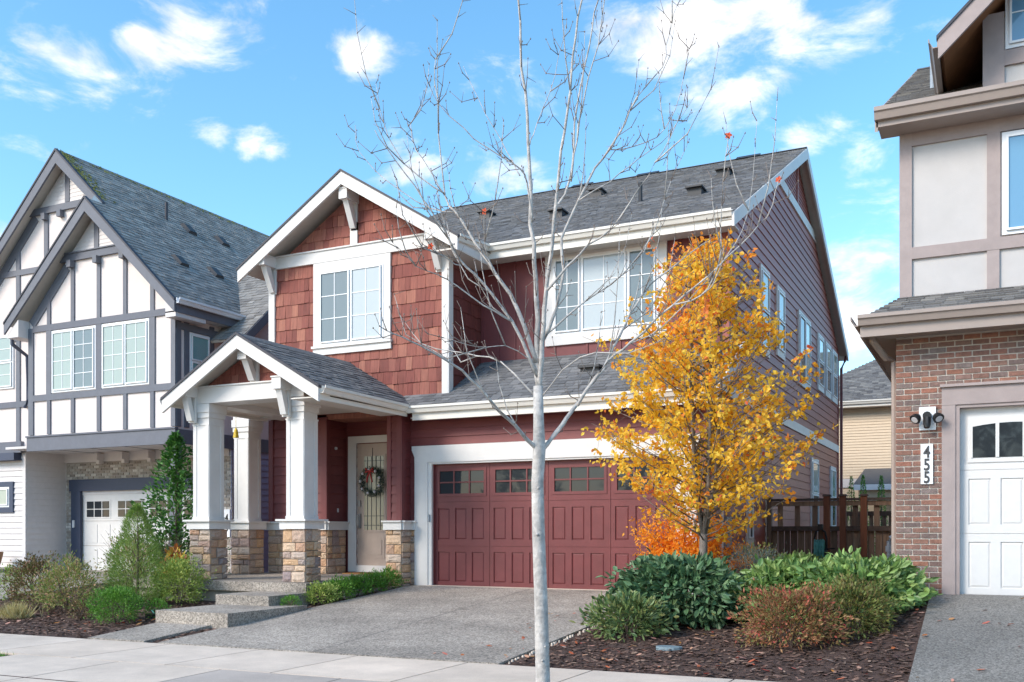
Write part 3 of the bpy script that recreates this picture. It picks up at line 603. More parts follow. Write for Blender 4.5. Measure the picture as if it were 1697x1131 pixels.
# stone wainscots beside the garage
def wainscot(W, u0, u1, z0, seed, d=.07, zt=1.12):
    r = board(W, u0, u1, z0, zt, 0, .012, 'stone_base', 'mortar', H); stone_face(r, type(W)((W.Y-.012) if isinstance(W, Front) else W.X+.012), u0, u1, z0, zt, seed)
    board(W, u0-.03, u1+.03, zt, zt+.15, 0, d+.03, 'water_table', 'white', H); board(W, u0-.05, u1+.05, zt+.15, zt+.18, 0, d+.07, 'water_table', 'white', H)
wainscot(Front(-.04), 5.28, 5.50, -.1, 31); wainscot(Side(5.40), -.04, .5, -.1, 32)
wainscot(Front(-.04), -.54, -.40, -.1, 33)
# garage roof
def lim_gar(v):
    Y = -.45+v/math.hypot(1, SL); return (max(-.23-(Y+.45)-.03, -.86)+.86 if Y < .2 else .22+.86, 6.56)
roof_slope(H, (-.86, -.45, 3.47), (1, 0, 0), (0, 1/math.hypot(1, SL), SL/math.hypot(1, SL)), 2.0*math.hypot(1, SL), lim_gar, 'roof', 31)
q = [(-.47, 3.46), (1.56, 3.46+2.03*SL), (1.56, 3.46+2.03*SL-.24), (-.47, 3.22)]
MB().prism([(5.70, p, z) for p, z in q], [(5.745, p, z) for p, z in q]).build('rake_board', 'white', H, fix=True)
box('soffit', 'soffit', H, -.3, 5.70, -.42, -.0, 3.28, 3.30); box('fascia_board', 'gutter', H, -.25, 5.70, -.44, -.41, 3.24, 3.46)
gutter_run((-.35, -.44, 3.51), (5.72, -.44, 3.51), H)
MB().box(2.83, 3.2, .62, .98, 4.05, 4.2).box(2.8, 3.23, .55, .98, 4.18, 4.23).build('roof_vent', 'vent', H)
for x, y in ((-1.7, 5.4), (1.06, 3.62), (1.04, 6.11), (4.2, 3.73), (4.26, 5.94)):
    z = zmain(y); MB().box(x-.15, x+.15, y-.14, y+.18, z-.06, z+.12).box(x-.18, x+.18, y-.22, y+.18, z+.1, z+.135).build('roof_vent', 'vent', H)
MB().tube([(2.89, 3.94, zmain(3.94)-.1), (2.89, 3.94, zmain(3.94)+.42)], .05, 8).build('vent_pipe', 'vent', H)
for x in (-.4, 1.5, 4.2): MB().prism([(x-.3, 8.5, 10.68), (x-.3, 8.7, 10.80), (x-.3, 8.9, 10.68)], [(x+.3, 8.5, 10.68), (x+.3, 8.7, 10.80), (x+.3, 8.9, 10.68)]).build('ridge_vent', 'vent', H, fix=True)
# porch room walls (left of the door), door wall, pier
lap(Front(.18), -4.26, -2.77, 1.3, 3.5, .2, 'red', H); lap(Side(-2.77), .18, .88, 1.3, 3.5, .2, 'red', H); lap(Front(.88), -2.75, -.84, .2, 3.5, .2, 'red', H)
board(Front(.18), -4.30, -4.18, 1.3, 3.5, 0, .035, 'corner_board', 'board', H); board(Front(.18), -2.89, -2.75, 1.3, 3.5, 0, .035, 'corner_board', 'board', H); board(Side(-2.77), .15, .27, 1.3, 3.5, 0, .033, 'corner_board', 'board', H)
lap(Front(-.37), -.84, -.55, 1.3, 3.4, .17, 'red', H); lap(Side(-.55), -.37, -.04, 1.3, 3.4, .17, 'red', H)
for a, b in ((-.86, -.77), (-.64, -.54)): board(Front(-.37), a, b, 1.3, 3.4, 0, .034, 'corner_board', 'board', H)
board(Side(-.55), -.40, -.30, 1.3, 3.4, 0, .034, 'corner_board', 'board', H)
wainscot(Front(.18), -4.3, -2.74, .19, 34); wainscot(Side(-2.77), .15, .8, .19, 35); wainscot(Front(-.37), -.88, -.52, .02, 36); wainscot(Side(-.55), -.40, -.06, -.05, 37)
WDo = Front(.88)
for a, b, z0, z1 in ((-2.68, -2.47, .22, 2.99), (-1.54, -1.33, .22, 2.99), (-2.68, -1.33, 2.99, 3.14)): board(WDo, a, b, z0, z1, 0, .06, 'door_casing', 'white', H)
box('door_sill', 'white', H, -2.47, -1.54, .80, .90, .22, .36)
fd = board(WDo, -2.45, -1.56, .36, 2.97, 0, .04, 'front_door', 'door_tan', H)
for a, b, z0, z1 in ((-2.26, -1.75, 1.12, 2.70),): 
    board(WDo, a-.04, b+.04, z0-.04, z1+.04, .04, .055, 'glass_surround', 'door_tan', fd); board(WDo, a, b, z0, z1, .055, .06, 'door_glass', 'leaded_glass', fd)
    for u in (a+.09, (a+b)/2-.06, (a+b)/2+.06, b-.09): board(WDo, u-.006, u+.006, z0, z1, .06, .066, 'lead_came', 'vent', fd)
    for z in (z0+.1, z0+.3, z1-.3, z1-.1): board(WDo, a, b, z-.006, z+.006, .06, .0672, 'lead_came', 'vent', fd)
slab(WDo, rect(-2.27, -1.74, .52, .98), .04, .05, 'door_panel', 'door_tan', fd); slab(WDo, rect(-2.2, -1.81, .59, .91), .05, .06, 'door_panel', 'door_tan', fd)
MB().box(-2.42, -2.35, .80, .84, 1.62, 1.76).build('door_lock', 'metal', fd); MB().box(-2.42, -2.35, .80, .84, 1.16, 1.46).tube([(-2.385, .80, 1.45), (-2.385, .75, 1.4), (-2.385, .75, 1.22), (-2.385, .80, 1.16)], .014, 6).build('door_handle', 'metal', fd)
# porch: slab, columns, beams, roof
ps = MB(); ps.box(-4.9, -.78, -3.02, -.02, .02, .19).box(-4.9, -2.7, -.02, .2, .02, .19).box(-2.8, -.52, -.02, .9, .02, .19); ps.build('porch_slab', 'agg', H)
MB().box(-4.82, -.88, -2.94, .15, -.5, .02).box(-.88, -.56, -2.2, .1, -.5, .02).build('porch_foundation', 'found', H)
def column(cx, cy, seed, zb=.19):
    r = MB().box(cx-.19, cx+.19, cy-.19, cy+.19, 1.25, 3.46).build('porch_column', 'white', H)
    core = MB().box(cx-.20, cx+.20, cy-.20, cy+.20, zb, 1.13).build('stone_pier', 'mortar', r)
    stone_face(r, Front(cy-.20), cx-.25, cx+.25, zb, 1.13, seed); stone_face(r, Side(cx+.20), cy-.21, cy+.25, zb, 1.13, seed+1)
    for nm, h, z0, z1 in (('pier_band', .28, 1.13, 1.27), ('pier_cap', .33, 1.27, 1.305), ('shaft_base', .205, 1.305, 1.36), ('neck_moulding', .205, 3.06, 3.09), ('capital', .215, 3.2, 3.3), ('capital', .235, 3.3, 3.455)):
        MB().box(cx-h, cx+h, cy-h, cy+h, z0, z1).build(nm, 'white', r)
    for sx in (-1, 1):
        board(Front(cy-.19), cx+sx*.15-.04, cx+sx*.15+.04, 1.36, 3.06, 0, .012, 'corner_trim', 'white', r)
        board(Side(cx+.19), cy+sx*.15-.04, cy+sx*.15+.04, 1.36, 3.06, 0, .0125, 'corner_trim', 'white', r)
column(-1.20, -2.60, 61); column(-3.38, -2.62, 71); column(-4.44, -.36, 81)
box('porch_beam', 'white', H, -3.62, -.96, -2.86, -2.42, 3.46, 3.75); box('porch_beam_ledge', 'white', H, -3.62, -.96, -2.89, -2.42, 3.75, 3.775)
box('porch_beam', 'white', H, -1.38, -1.0, -2.42, .86, 3.46, 3.62); box('porch_beam', 'white', H, -3.58, -3.2, -2.42, .15, 3.46, 3.62); box('porch_beam', 'white', H, -4.66, -3.58, -.56, -.2, 3.46, 3.62)
MB().box(-3.2, -1.38, -2.42, .86, 3.56, 3.6).box(-4.66, -3.2, -.6, .18, 3.6, 3.63).build('porch_ceiling', 'soffit', H)
box('ceiling_board', 'cedar', H, -1.0, -.36, -2.9, -.42, 3.40, 3.42)
pg = MB().prism([(-3.5, -2.72, 3.72), (-.8, -2.72, 3.72), (-2.15, -2.72, 4.42)], [(-3.5, -2.5, 3.72), (-.8, -2.5, 3.72), (-2.15, -2.5, 4.42)]).build('porch_gable', 'shake', H, fix=True)
shakes(Front(-2.72), -3.4, -.9, 3.78, 4.5, [(SL, 1, 4.44+SL*-2.15), (-SL, 1, 4.44+SL*2.15)], pg, 5, exp=.2, wid=.17)
board(Front(-2.72), -2.25, -2.05, 3.78, 4.4, 0, .05, 'king_post', 'white', H)
bracket(H, -2.15, -2.74, 4.36, .36, plate=.58); bracket(H, -1.32, -2.86, 3.77, .3, plate=.66); bracket(H, -3.52, -2.86, 3.77, .3, plate=.66)
def lim_pr(v):
    X = -.36-v/math.hypot(1, SL); return (0, (3.36 if X < -.83 else -.45-(X+.23)+3.2+.06))
gable_roof(H, -2.15, 4.58, 1.79, SL, -3.2, .18, 'roof', 41, lim_pr)
rake(H, -2.15, 4.58, 1.79, SL, -3.23, depth=.24)
gutter_run((-.36, -3.18, 3.56), (-.36, -.56, 3.53), H, out=(1, 0, 0)); box('fascia_board', 'gutter', H, -.39, -.36, -3.18, -.45, 3.32, 3.54)
for y0, y1, in ((-3.18, -.45),): box('soffit', 'soffit', H, -.98, -.39, y0, y1, 3.36, 3.38)
gutter_run((-3.94, -.3, 3.55), (-3.94, -3.18, 3.55), H, out=(-1, 0, 0))
MB().tube([(5.5, 16.05, .0), (5.5, 16.05, 6.3), (5.6, 16.25, 6.6), (5.6, 16.4, 6.75)], .045, 6).build('downspout', 'board', H)
for z in (2.5,): MB().tube([(-2.74, .45, 2.86), (-2.70, .44, 2.86)], .03, 6).build('wall_hook', 'frost', H)
MB().box(-2.745, -2.73, .52, .56, 1.5, 1.58).build('doorbell', 'frost', H)
MB().box(-1.9, -1.55, -2.15, -1.9, 3.46, 3.56).build('porch_lamp', 'white', H)
# utility box at the right corner
MB().tube([(5.55, .55, -.1), (5.55, .55, 1.6)], .035, 8).build('utility_conduit', 'vinyl', H)
MB().box(5.43, 5.6, .75, 1.1, .8, 1.35).build('meter_box', 'pipe', H)

# ------------------------------------------------------------------ the half-timbered house on the left
T = thing('timber_house', 'cream stucco house with blue grey half timbering and two steep gables at far left', 'house', (-10, 4, 0))
SLT = .95
tb = MB(); tb.box(-16.2, -7.34, 1.04, 13.5, 3.3, 6.5); tb.prism([(-16.2, 1.04, 6.5), (-7.34, 1.04, 6.5), (-11.7, 1.04, 10.66)], [(-16.2, 13.5, 6.5), (-7.34, 13.5, 6.5), (-11.7, 13.5, 10.66)])
tb.build('main_wall', 'stucco', T, fix=True)
tj = MB(); tj.box(-12.4, -7.34, .46, 1.1, 3.3, 6.5); tj.prism([(-12.4, .46, 6.5), (-7.34, .46, 6.5), (-9.95, .46, 8.98)], [(-12.4, 1.2, 6.5), (-7.34, 1.2, 6.5), (-9.95, 1.2, 8.98)])
tj.build('jetty_wall', 'stucco', T, fix=True)
tl = MB(); tl.box(-16.2, -13.4, 1.1, 13.5, -.2, 3.4).box(-13.45, -12.75, 2.34, 13.5, -.2, 3.4).box(-12.8, -7.7, 2.34, 13.5, 2.1, 3.4).box(-7.8, -7.34, 2.34, 13.5, -.2, 3.4); tl.build('ground_floor_wall', 'lwhite', T)
WT = Front(.46); WT2 = Front(1.04)
def timber(W, u0, u1, z0, z1, d=.035): board(W, u0, u1, z0, z1, 0, d, 'timber', 'timber', T)
def diag(W, a, b, w, d=.03):
    a, b = Vector((a[0], 0, a[1])), Vector((b[0], 0, b[1])); t = (b-a).normalized(); n = Vector((-t.z, 0, t.x))*w/2
    slab(W, [((a-n).x, (a-n).z), ((b-n).x, (b-n).z), ((b+n).x, (b+n).z), ((a+n).x, (a+n).z)], 0, d, 'timber', 'timber', T)
ups = (-11.66, -10.79, -9.87, -8.97, -8.07)
for x in ups:
    zt = min(7.85, 8.75-abs(x+9.95)*SLT)
    timber(WT, x-.06, x+.06, 6.35, zt); timber(WT, x-.06, x+.06, 3.56, 4.42)
for x in (-11.66, -9.865, -8.07): timber(WT, x-.09, x+.09, 4.58, 6.2)
timber(WT, -12.42, -12.24, 3.56, 6.3); timber(WT, -7.46, -7.32, 3.56, 6.3, .04)
timber(WT, -12.24, -7.46, 6.19, 6.35, .04); timber(WT, -12.24, -7.46, 4.42, 4.58, .04)
gp = [(SLT, 1, 9.05-SLT*9.95), (-SLT, 1, 9.05+SLT*9.95)]
slab(WT, clip(rect(-11.45, -8.45, 7.85, 8.03), gp), 0, .07, 'timber', 'timber', T); slab(WT, clip(rect(-11.45, -8.45, 8.03, 8.06), gp), 0, .1, 'timber_ledge', 'timber', T)
diag(WT, (-12.3, 6.4), (-11.0, 7.72), .26); diag(WT, (-7.7, 6.5), (-8.9, 7.7), .12) if False else None
for x in (-10.79, -9.87, -8.97): MB().box(x-.07, x+.07, .30, .46, 7.68, 7.85).build('corbel', 'timber', T)
lap(WT, -11.3, -8.6, 8.06, 9.0, .11, 'lwhite', T, [(SLT, 1, 8.86-SLT*9.95), (-SLT, 1, 8.86+SLT*9.95)], thick=.014)
timber(WT, -10.03, -9.87, 8.06, 8.8, .03)
for u0, u1, g in ((-11.55, -9.97, ['blind_glass', 'dim_glass']), (-9.76, -8.17, ['blind_glass', 'blind_glass'])): window(WT, u0, u1, 4.6, 6.17, T, g, 2, 4, d=.03)
# the larger gable behind
timber(WT2, -13.5, -11.0, 9.45, 9.62, .07); lap(WT2, -13.3, -10.2, 9.65, 10.7, .11, 'lwhite', T, [(SLT, 1, 10.55-SLT*11.7), (-SLT, 1, 10.55+SLT*11.7)], thick=.014)
timber(WT2, -11.78, -11.62, 9.65, 10.4, .03)
for x in (-12.5, -13.6): timber(WT2, x-.075, x+.075, 3.5, 9.3 if x > -13 else 8.6)
timber(WT2, -16, -12.4, 7.95, 8.1, .041); timber(WT2, -16, -12.4, 6.2, 6.35, .041); timber(WT2, -16, -12.4, 4.42, 4.58, .041); timber(WT2, -16, -13.4, 3.2, 3.5, .1); diag(WT2, (-14.6, 7.7), (-12.9, 9.4), .26)
for x in (-12.5, -11.9): MB().box(x-.07, x+.07, .90, 1.04, 9.28, 9.45).build('corbel', 'timber', T)
window(WT2, -15.0, -13.78, 4.95, 6.4, T, ['blind_glass'], 2, 2, split=(), d=.04, hung=True)
# roofs
c = math.hypot(1, SLT)
roof_slope(T, (-7.0, .12, 6.41), (0, 1, 0), (-1/c, 0, SLT/c), 4.7*c, lambda v: (0 if v/c < 2.95 else .58, 13.7), 'roof_l', 51, deckm='soffit')
roof_slope(T, (-16.4, .70, 6.41), (0, 1, 0), (1/c, 0, SLT/c), 4.7*c, lambda v: (0, 13.1), 'roof_l', 52, deckm='soffit')
roof_slope(T, (-12.9, .12, 6.41), (0, 1, 0), (1/c, 0, SLT/c), 2.95*c, lambda v: (0, .95), 'roof_l', 53, deckm='soffit')
MB().prism([(-11.85, .7, 10.74), (-11.7, .7, 10.91), (-11.55, .7, 10.74)], [(-11.85, 13.8, 10.74), (-11.7, 13.8, 10.91), (-11.55, 13.8, 10.74)]).build('ridge_cap', 'roof_l', T, fix=True)
def rake2(xc, zr, hl, hr, y):
    for s, h in ((-1, hl), (1, hr)):
        q = [(xc, zr-.01), (xc+s*h, zr-h*SLT-.01), (xc+s*h, zr-h*SLT-.27), (xc, zr-.33)]
        MB().prism([(x, y, z) for x, z in q], [(x, y+.05, z) for x, z in q]).build('rake_board', 'timber', T, fix=True)
        q = [(xc, zr+.05), (xc+s*h, zr-h*SLT+.04), (xc+s*h, zr-h*SLT-.01), (xc, zr-.01)]
        MB().prism([(x, y-.02, z) for x, z in q], [(x, y+.08, z) for x, z in q]).build('drip_edge', 'edge', T, fix=True)
rake2(-9.95, 9.21, 2.95, 2.95, .08); rake2(-11.7, 10.87, 4.7, 1.72, .66)
for x0, x1 in ((-12.86, -12.42), (-7.34, -7.02)): MB().prism([(x0, .14, 6.05), (x1, .14, 6.05), (x1, .14, 6.05+(.44 if x0 < -10 else .12)), (x0, .14, 6.05+(.06 if x0 < -10 else .42))], [(x0, 1.1, 6.05), (x1, 1.1, 6.05), (x1, 1.1, 6.05+(.44 if x0 < -10 else .12)), (x0, 1.1, 6.05+(.06 if x0 < -10 else .42))]).build('eave_return', 'lwhite', T, fix=True)
gutter_run((-6.98, .12, 6.47), (-6.98, 13.8, 6.47), T, 'vinyl', out=(1, 0, 0)); box('fascia_board', 'timber', T, -7.03, -7.0, .14, 13.8, 6.15, 6.42); box('soffit', 'lwhite', T, -7.34, -7.03, .14, 13.8, 6.15, 6.18)
mo = MB(); rnd = random.Random(77)
for i in range(520):
    if i < 280: v = rnd.random()**1.5*2.2; u = .72+rnd.random()*(.1+.5*rnd.random()); x = -11.7+v/c
    else: v = rnd.random()*.12; u = .72+rnd.random()*9; x = -11.68+v
    z = 10.89-(x+11.7)*SLT; s = rnd.uniform(.015, .045); P = Vector((x, u, z)); a = rnd.uniform(0, 6.28); A = Vector((math.cos(a), math.sin(a), -SLT*math.cos(a)))*s; B = Vector((-math.sin(a), math.cos(a), SLT*math.sin(a)))*s
    mo.add([P-A, P-B, P+A+Vector((0, 0, s)), P+B], [(0, 1, 2, 3)])
stuff(mo.build('moss', 'moss', T))
for x, y, z in ((-10.23, 3.77, 9.48), (-10.25, 5.09, 9.5), (-8.59, 1.82, 7.91), (-8.57, 3.04, 7.9)):
    MB().prism([(x+.16, y-.18, z-.16), (x+.16, y+.18, z-.16), (x-.16, y+.18, z+.15), (x-.16, y-.18, z+.15)], [(x+.2, y-.12, z-.07), (x+.2, y+.12, z-.07), (x-.04, y+.12, z+.17), (x-.04, y-.12, z+.17)]).build('roof_vent', 'vent', T, fix=True)
MB().tube([(-10.34, 3.08, 9.5), (-10.34, 3.08, 10.05)], .045, 8).build('vent_pipe', 'edge', T)
# side wall of the upper floor, toward the red house
WTS = Side(-7.34)
for u0, u1 in ((.46, .6), (.72, .86), (1.55, 1.69), (2.9, 3.04), (4.3, 4.44)): timber(WTS, u0, u1, 3.56, 6.1)
timber(WTS, .46, 13.4, 5.86, 6.02, .04); timber(WTS, .46, 13.4, 3.16, 3.5, .05)
window(WTS, .87, 1.54, 4.5, 5.84, T, ['teal_glass'], 1, 1, split=(), d=.03, grids=False, hung=True)
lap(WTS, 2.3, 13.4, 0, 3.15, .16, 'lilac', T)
# gabled wing far along the right side
dw = MB(); dw.prism([(-7.4, 2.2, 5.9), (-7.4, 6.6, 5.9), (-7.4, 4.4, 7.9)], [(-6.65, 2.2, 5.9), (-6.65, 6.6, 5.9), (-6.65, 4.4, 7.9)]); dw.build('wing_gable', 'lwhite', T, fix=True)
for s in (-1, 1):
    y0 = 4.4+s*2.85; roof_slope(T, (-9.2, y0, 5.75), (1, 0, 0), (0, -s*.74, .672), 3.85, lambda v: (0, 2.9), 'roof_l', 54+s)
    q = [(4.4, 8.30), (y0, 5.72), (y0, 5.46), (4.4, 8.02)]; MB().prism([(-6.34, p, z) for p, z in q], [(-6.29, p, z) for p, z in q]).build('rake_board', 'timber', T, fix=True)
# jetty beam, soffit, recessed garage
board(WT, -12.45, -7.30, 3.15, 3.5, -.02, .06, 'jetty_beam', 'timber', T); board(WT, -12.47, -7.28, 3.5, 3.54, -.02, .09, 'beam_ledge', 'timber', T)
box('jetty_soffit', 'lwhite', T, -13.4, -7.34, .5, 2.34, 3.24, 3.3)
for x in (-12.2, -11.0, -9.8, -8.6): box('soffit_batten', 'edge', T, x-.01, x+.01, .5, 2.3, 3.232, 3.24)
box('corner_post', 'timber', T, -7.5, -7.3, .42, .62, -.1, 3.15)
lap(Side(-13.4), 1.1, 2.34, -.05, 3.2, .155, 'lwhite', T, thick=.03); lap(Front(1.1), -16.2, -13.4, -.05, 3.2, .155, 'lwhite', T, thick=.03)
board(Front(1.1), -13.5, -13.38, -.05, 3.2, 0, .03, 'corner_board', 'lwhite', T)
box('corner_bracket', 'navy', T, -14.6, -13.55, .85, 1.1, 3.0, 3.2)
window(Front(1.1), -14.95, -14.0, 1.75, 2.3, T, ['blind_glass'], 1, 1, split=(), d=.05, grids=False); 
for q in ((-15.1, -13.85, 2.3, 2.44), (-15.1, -13.85, 1.6, 1.75), (-15.1, -14.95, 1.75, 2.3), (-14.0, -13.85, 1.75, 2.3)): board(Front(1.1), *q, 0, .06, 'window_casing', 'navy', T)
WLG = Front(2.34)
def bricks(W, u0, u1, z0, z1, parent, m, ch=.073, bl=.205, seed=1, th=.014):
    rnd = random.Random(seed); n = round((z1-z0)/ch); ch = (z1-z0)/n; k = 0
    for i in range(n):
        u = u0-(bl/2 if i % 2 else 0)
        while u < u1-.01:
            a, b = max(u, u0), min(u+bl-.016, u1); u += bl
            if b-a > .025: board(W, a, b, z0+i*ch, z0+(i+1)*ch-.016, 0, th*rnd.uniform(.8, 1.25), 'brick', m, parent); k += 1
    return k
lb1 = board(WLG, -13.35, -7.5, 2.53, 3.0, 0, .01, 'brick_wall', 'mortar', T); bricks(Front(2.33), -13.3, -8.2, 2.54, 2.98, lb1, 'lbrick', .075, .21, 3)
lb2 = board(WLG, -13.35, -13.1, -.05, 2.53, 0, .01, 'brick_wall', 'mortar', T); bricks(Front(2.33), -13.34, -13.12, 0, 2.53, lb2, 'lbrick', .075, .21, 4)
lb3 = board(WLG, -7.72, -7.3, -.05, 2.53, 0, .01, 'brick_wall', 'mortar', T); bricks(Front(2.33), -7.70, -7.31, 0, 3.0, lb3, 'lbrick', .075, .21, 5)
board(WLG, -13.4, -7.4, 3.0, 3.24, 0, .05, 'frieze_board', 'lwhite', T)
for x in (-11.9, -10.95, -10.0, -9.0): MB().box(x-.08, x+.08, 2.05, 2.30, 3.02, 3.2).box(x-.06, x+.06, 2.14, 2.30, 2.93, 3.02).build('corbel', 'lwhite', T)
board(WLG, -13.15, -7.7, 2.2, 2.52, 0, .09, 'garage_head_trim', 'navy', T); board(WLG, -13.08, -12.72, -.03, 2.2, 0, .08, 'garage_side_trim', 'navy', T); board(WLG, -7.92, -7.72, -.03, 2.2, 0, .08, 'garage_side_trim', 'navy', T)
MB().box(-12.98, -12.93, 2.22, 2.26, 1.2, 1.4).build('keypad', 'vinyl', T)
ld = board(Front(2.40), -12.72, -7.92, 0, 2.2, 0, .04, 'garage_door', 'wdoor', T); WLD = Front(2.36)
for c4 in range(4):
    x0 = -12.72+1.2*c4
    gwn = board(WLD, x0+.12, x0+1.08, 1.45, 1.95, 0, .012, 'garage_window', 'wdoor', ld)
    for i in range(3):
        for j in range(2): board(WLD, x0+.17+i*.3, x0+.43+i*.3, 1.49+j*.225, 1.69+j*.225, .012, .02, 'pane', 'dark_glass', gwn)
    for z0, z1 in ((.12, .62), (.78, 1.28)):
        for i in range(2): board(WLD, x0+.12+i*.5, x0+.56+i*.5, z0, z1, 0, .012, 'door_panel', 'wdoor', ld)
    for z in (.7, 1.38): board(WLD, x0, x0+1.2, z-.006, z+.006, 0, .004, 'section_joint', 'mortar', ld)
MB().tube([(-12.95, .36, 6.1), (-12.95, .36, 5.95), (-13.15, .95, 5.75), (-13.15, .98, 4.6), (-13.3, .98, 4.4)], .05, 8).build('downspout', 'navy', T)
# house number plate on the brick pier
def numerals(txt, size, name, m, parent, base, W, vertical=None, pitch=None):
    for i, chx in enumerate(txt):
        cu = bpy.data.curves.new('num', 'FONT'); cu.body = chx; cu.size = size; cu.extrude = .004; cu.offset = size*.022; cu.align_x = 'CENTER'; cu.align_y = 'CENTER'
        t = bpy.data.objects.new('tmp', cu); COL.objects.link(t); bpy.context.view_layer.update()
        me = bpy.data.meshes.new_from_object(t.evaluated_get(bpy.context.evaluated_depsgraph_get())); bpy.data.objects.remove(t)
        me.materials.clear(); me.materials.append(MM(m)); o = bpy.data.objects.new(name, me); COL.objects.link(o); o.parent = parent; o.matrix_parent_inverse = Matrix.Translation(-parent.location)
        o.rotation_euler = (R(90), 0, 0); o.location = (base[0], base[1], base[2]-i*pitch); o.scale = (.85, 1.12, 1)
np1 = tag(box('number_plate', 'vinyl', None, -7.56, -7.36, 2.28, 2.315, .95, 1.65), 'white vertical number plate on the pale brick pier behind the porch columns', 'sign'); numerals('45', .24, 'numeral', 'dark', np1, (-7.46, 2.276, 1.42), None, pitch=.24)
pot = MB(); pr = [(.0, 0), (.16, 0), (.24, .3), (.26, .42), (.22, .42), (.2, .36), (0, .36)]
for k in range(12):
    a, b2 = k*math.pi/6, (k+1)*math.pi/6
    for i in range(len(pr)-1): pot.add([(pr[i][0]*math.cos(a), pr[i][0]*math.sin(a), pr[i][1]), (pr[i][0]*math.cos(b2), pr[i][0]*math.sin(b2), pr[i][1]), (pr[i+1][0]*math.cos(b2), pr[i+1][0]*math.sin(b2), pr[i+1][1]), (pr[i+1][0]*math.cos(a), pr[i+1][0]*math.sin(a), pr[i+1][1])], [(0, 1, 2, 3)])
po = tag(pot.build('clay_pot', 'clay'), 'tapered brown clay pot standing by the pale siding at the far left', 'pot'); po.location = (-13.98, .55, .13)
box('stoop', 'found', T, -16, -13.2, -1.2, 1.1, -.3, .12)

# ------------------------------------------------------------------ the brick and stucco house on the right
Rr = thing('brick_house', 'brick and grey stucco house with white garage door at the right edge', 'house', (11, 2, .2))
rb = MB(); rb.box(8.72, 9.42, -2.72, 6, -.1, 3.8).box(9.4, 16, -2.72, 6, 2.72, 3.8).box(9.4, 16, -2.5, 6, -.1, 2.75).box(8.70, 16, -1.97, 8, 3.8, 6.75); rb.build('main_wall', 'stucco_r', Rr)
rw = board(Front(-2.72), 8.70, 12.5, 2.96, 3.66, 0, .012, 'brick_wall', 'rmortar', Rr); bricks(Front(-2.732), 8.70, 11.2, 2.965, 3.62, rw, 'brick', .073, .203, 6)
rw2 = board(Front(-2.72), 8.70, 9.26, -.1, 2.96, 0, .012, 'brick_wall', 'rmortar', Rr); bricks(Front(-2.732), 8.70, 9.25, .20, 2.96, rw2, 'brick', .073, .203, 7)
bs = MB(); rnd = random.Random(8)
for i in range(47):
    for j in range(9): y = -2.72+j*.205+(.1 if i % 2 else 0); bs.box(8.69, 8.70, y, y+.193, .2+i*.073, .2+i*.073+.062)
stuff(bs.build('brick', 'brick', rw2))
WR = Front(-2.72)
board(WR, 9.25, 16, 2.71, 2.94, 0, .06, 'garage_head_trim', 'taupe', Rr); board(WR, 9.23, 16, 2.94, 2.975, 0, .1, 'head_ledge', 'taupe', Rr); board(WR, 9.25, 9.41, .2, 2.71, 0, .055, 'garage_side_trim', 'taupe', Rr)
box('garage_jamb', 'taupe', Rr, 9.41, 9.46, -2.76, -2.5, .2, 2.71); box('garage_jamb', 'taupe', Rr, 9.46, 14.4, -2.76, -2.5, 2.67, 2.71)
rd = MB().box(9.46, 14.34, -2.64, -2.58, .235, 2.67).build('garage_door', 'wdoor', Rr); WRD = Front(-2.64)
for c4 in range(4):
    x0 = 9.46+1.22*c4
    for z0, z1, q0, q1 in ((.235, 1.055, .36, .95), (1.06, 1.87, 1.17, 1.76)):
        for a, b in ((0, .10), (.355, .47), (.725, .84), (1.10, 1.218)): board(WRD, x0+a, x0+b, q0, q1, 0, .018, 'door_stile', 'wdoor', rd)
        board(WRD, x0, x0+1.218, z0, q0, 0, .018, 'door_rail', 'wdoor', rd); board(WRD, x0, x0+1.218, q1, z1, 0, .018, 'door_rail', 'wdoor', rd)
        for a, b in ((.10, .355), (.47, .725), (.84, 1.10)):
            e = .022; o = rect(x0+a+.01, x0+b-.01, q0+.01, q1-.01); i2 = rect(x0+a+e+.01, x0+b-e-.01, q0+e+.01, q1-e-.01)
            MB().add([WRD.P(u, z, .001) for u, z in o]+[WRD.P(u, z, .011) for u, z in i2], [(4, 5, 6, 7), (0, 1, 5, 4), (1, 2, 6, 5), (2, 3, 7, 6), (3, 0, 4, 7)]).build('door_panel', 'wdoor', rd)
    arch = lambda u: 2.45+.05*(1-((u-.61)/.5)**2)
    board(WRD, x0, x0+1.218, 1.875, 1.95, 0, .018, 'door_rail', 'wdoor', rd)
    wq = board(WRD, x0+.09, x0+1.13, 1.97, 2.56, 0, .02, 'garage_window', 'wdoor', rd)
    for k in range(3):
        a, b = .15+k*.305, .15+k*.305+.26; slab(WRD, [(x0+a, 2.03), (x0+b, 2.03), (x0+b, arch(b)-.03), (x0+(a+b)/2, arch((a+b)/2)-.03), (x0+a, arch(a)-.03)], .02, .026, 'pane', 'dark_glass', wq)
        for u in (a-.022, b+.002): board(WRD, x0+u, x0+u+.02, 2.03, arch(u)-.03, .026, .035, 'muntin', 'wdoor', wq)
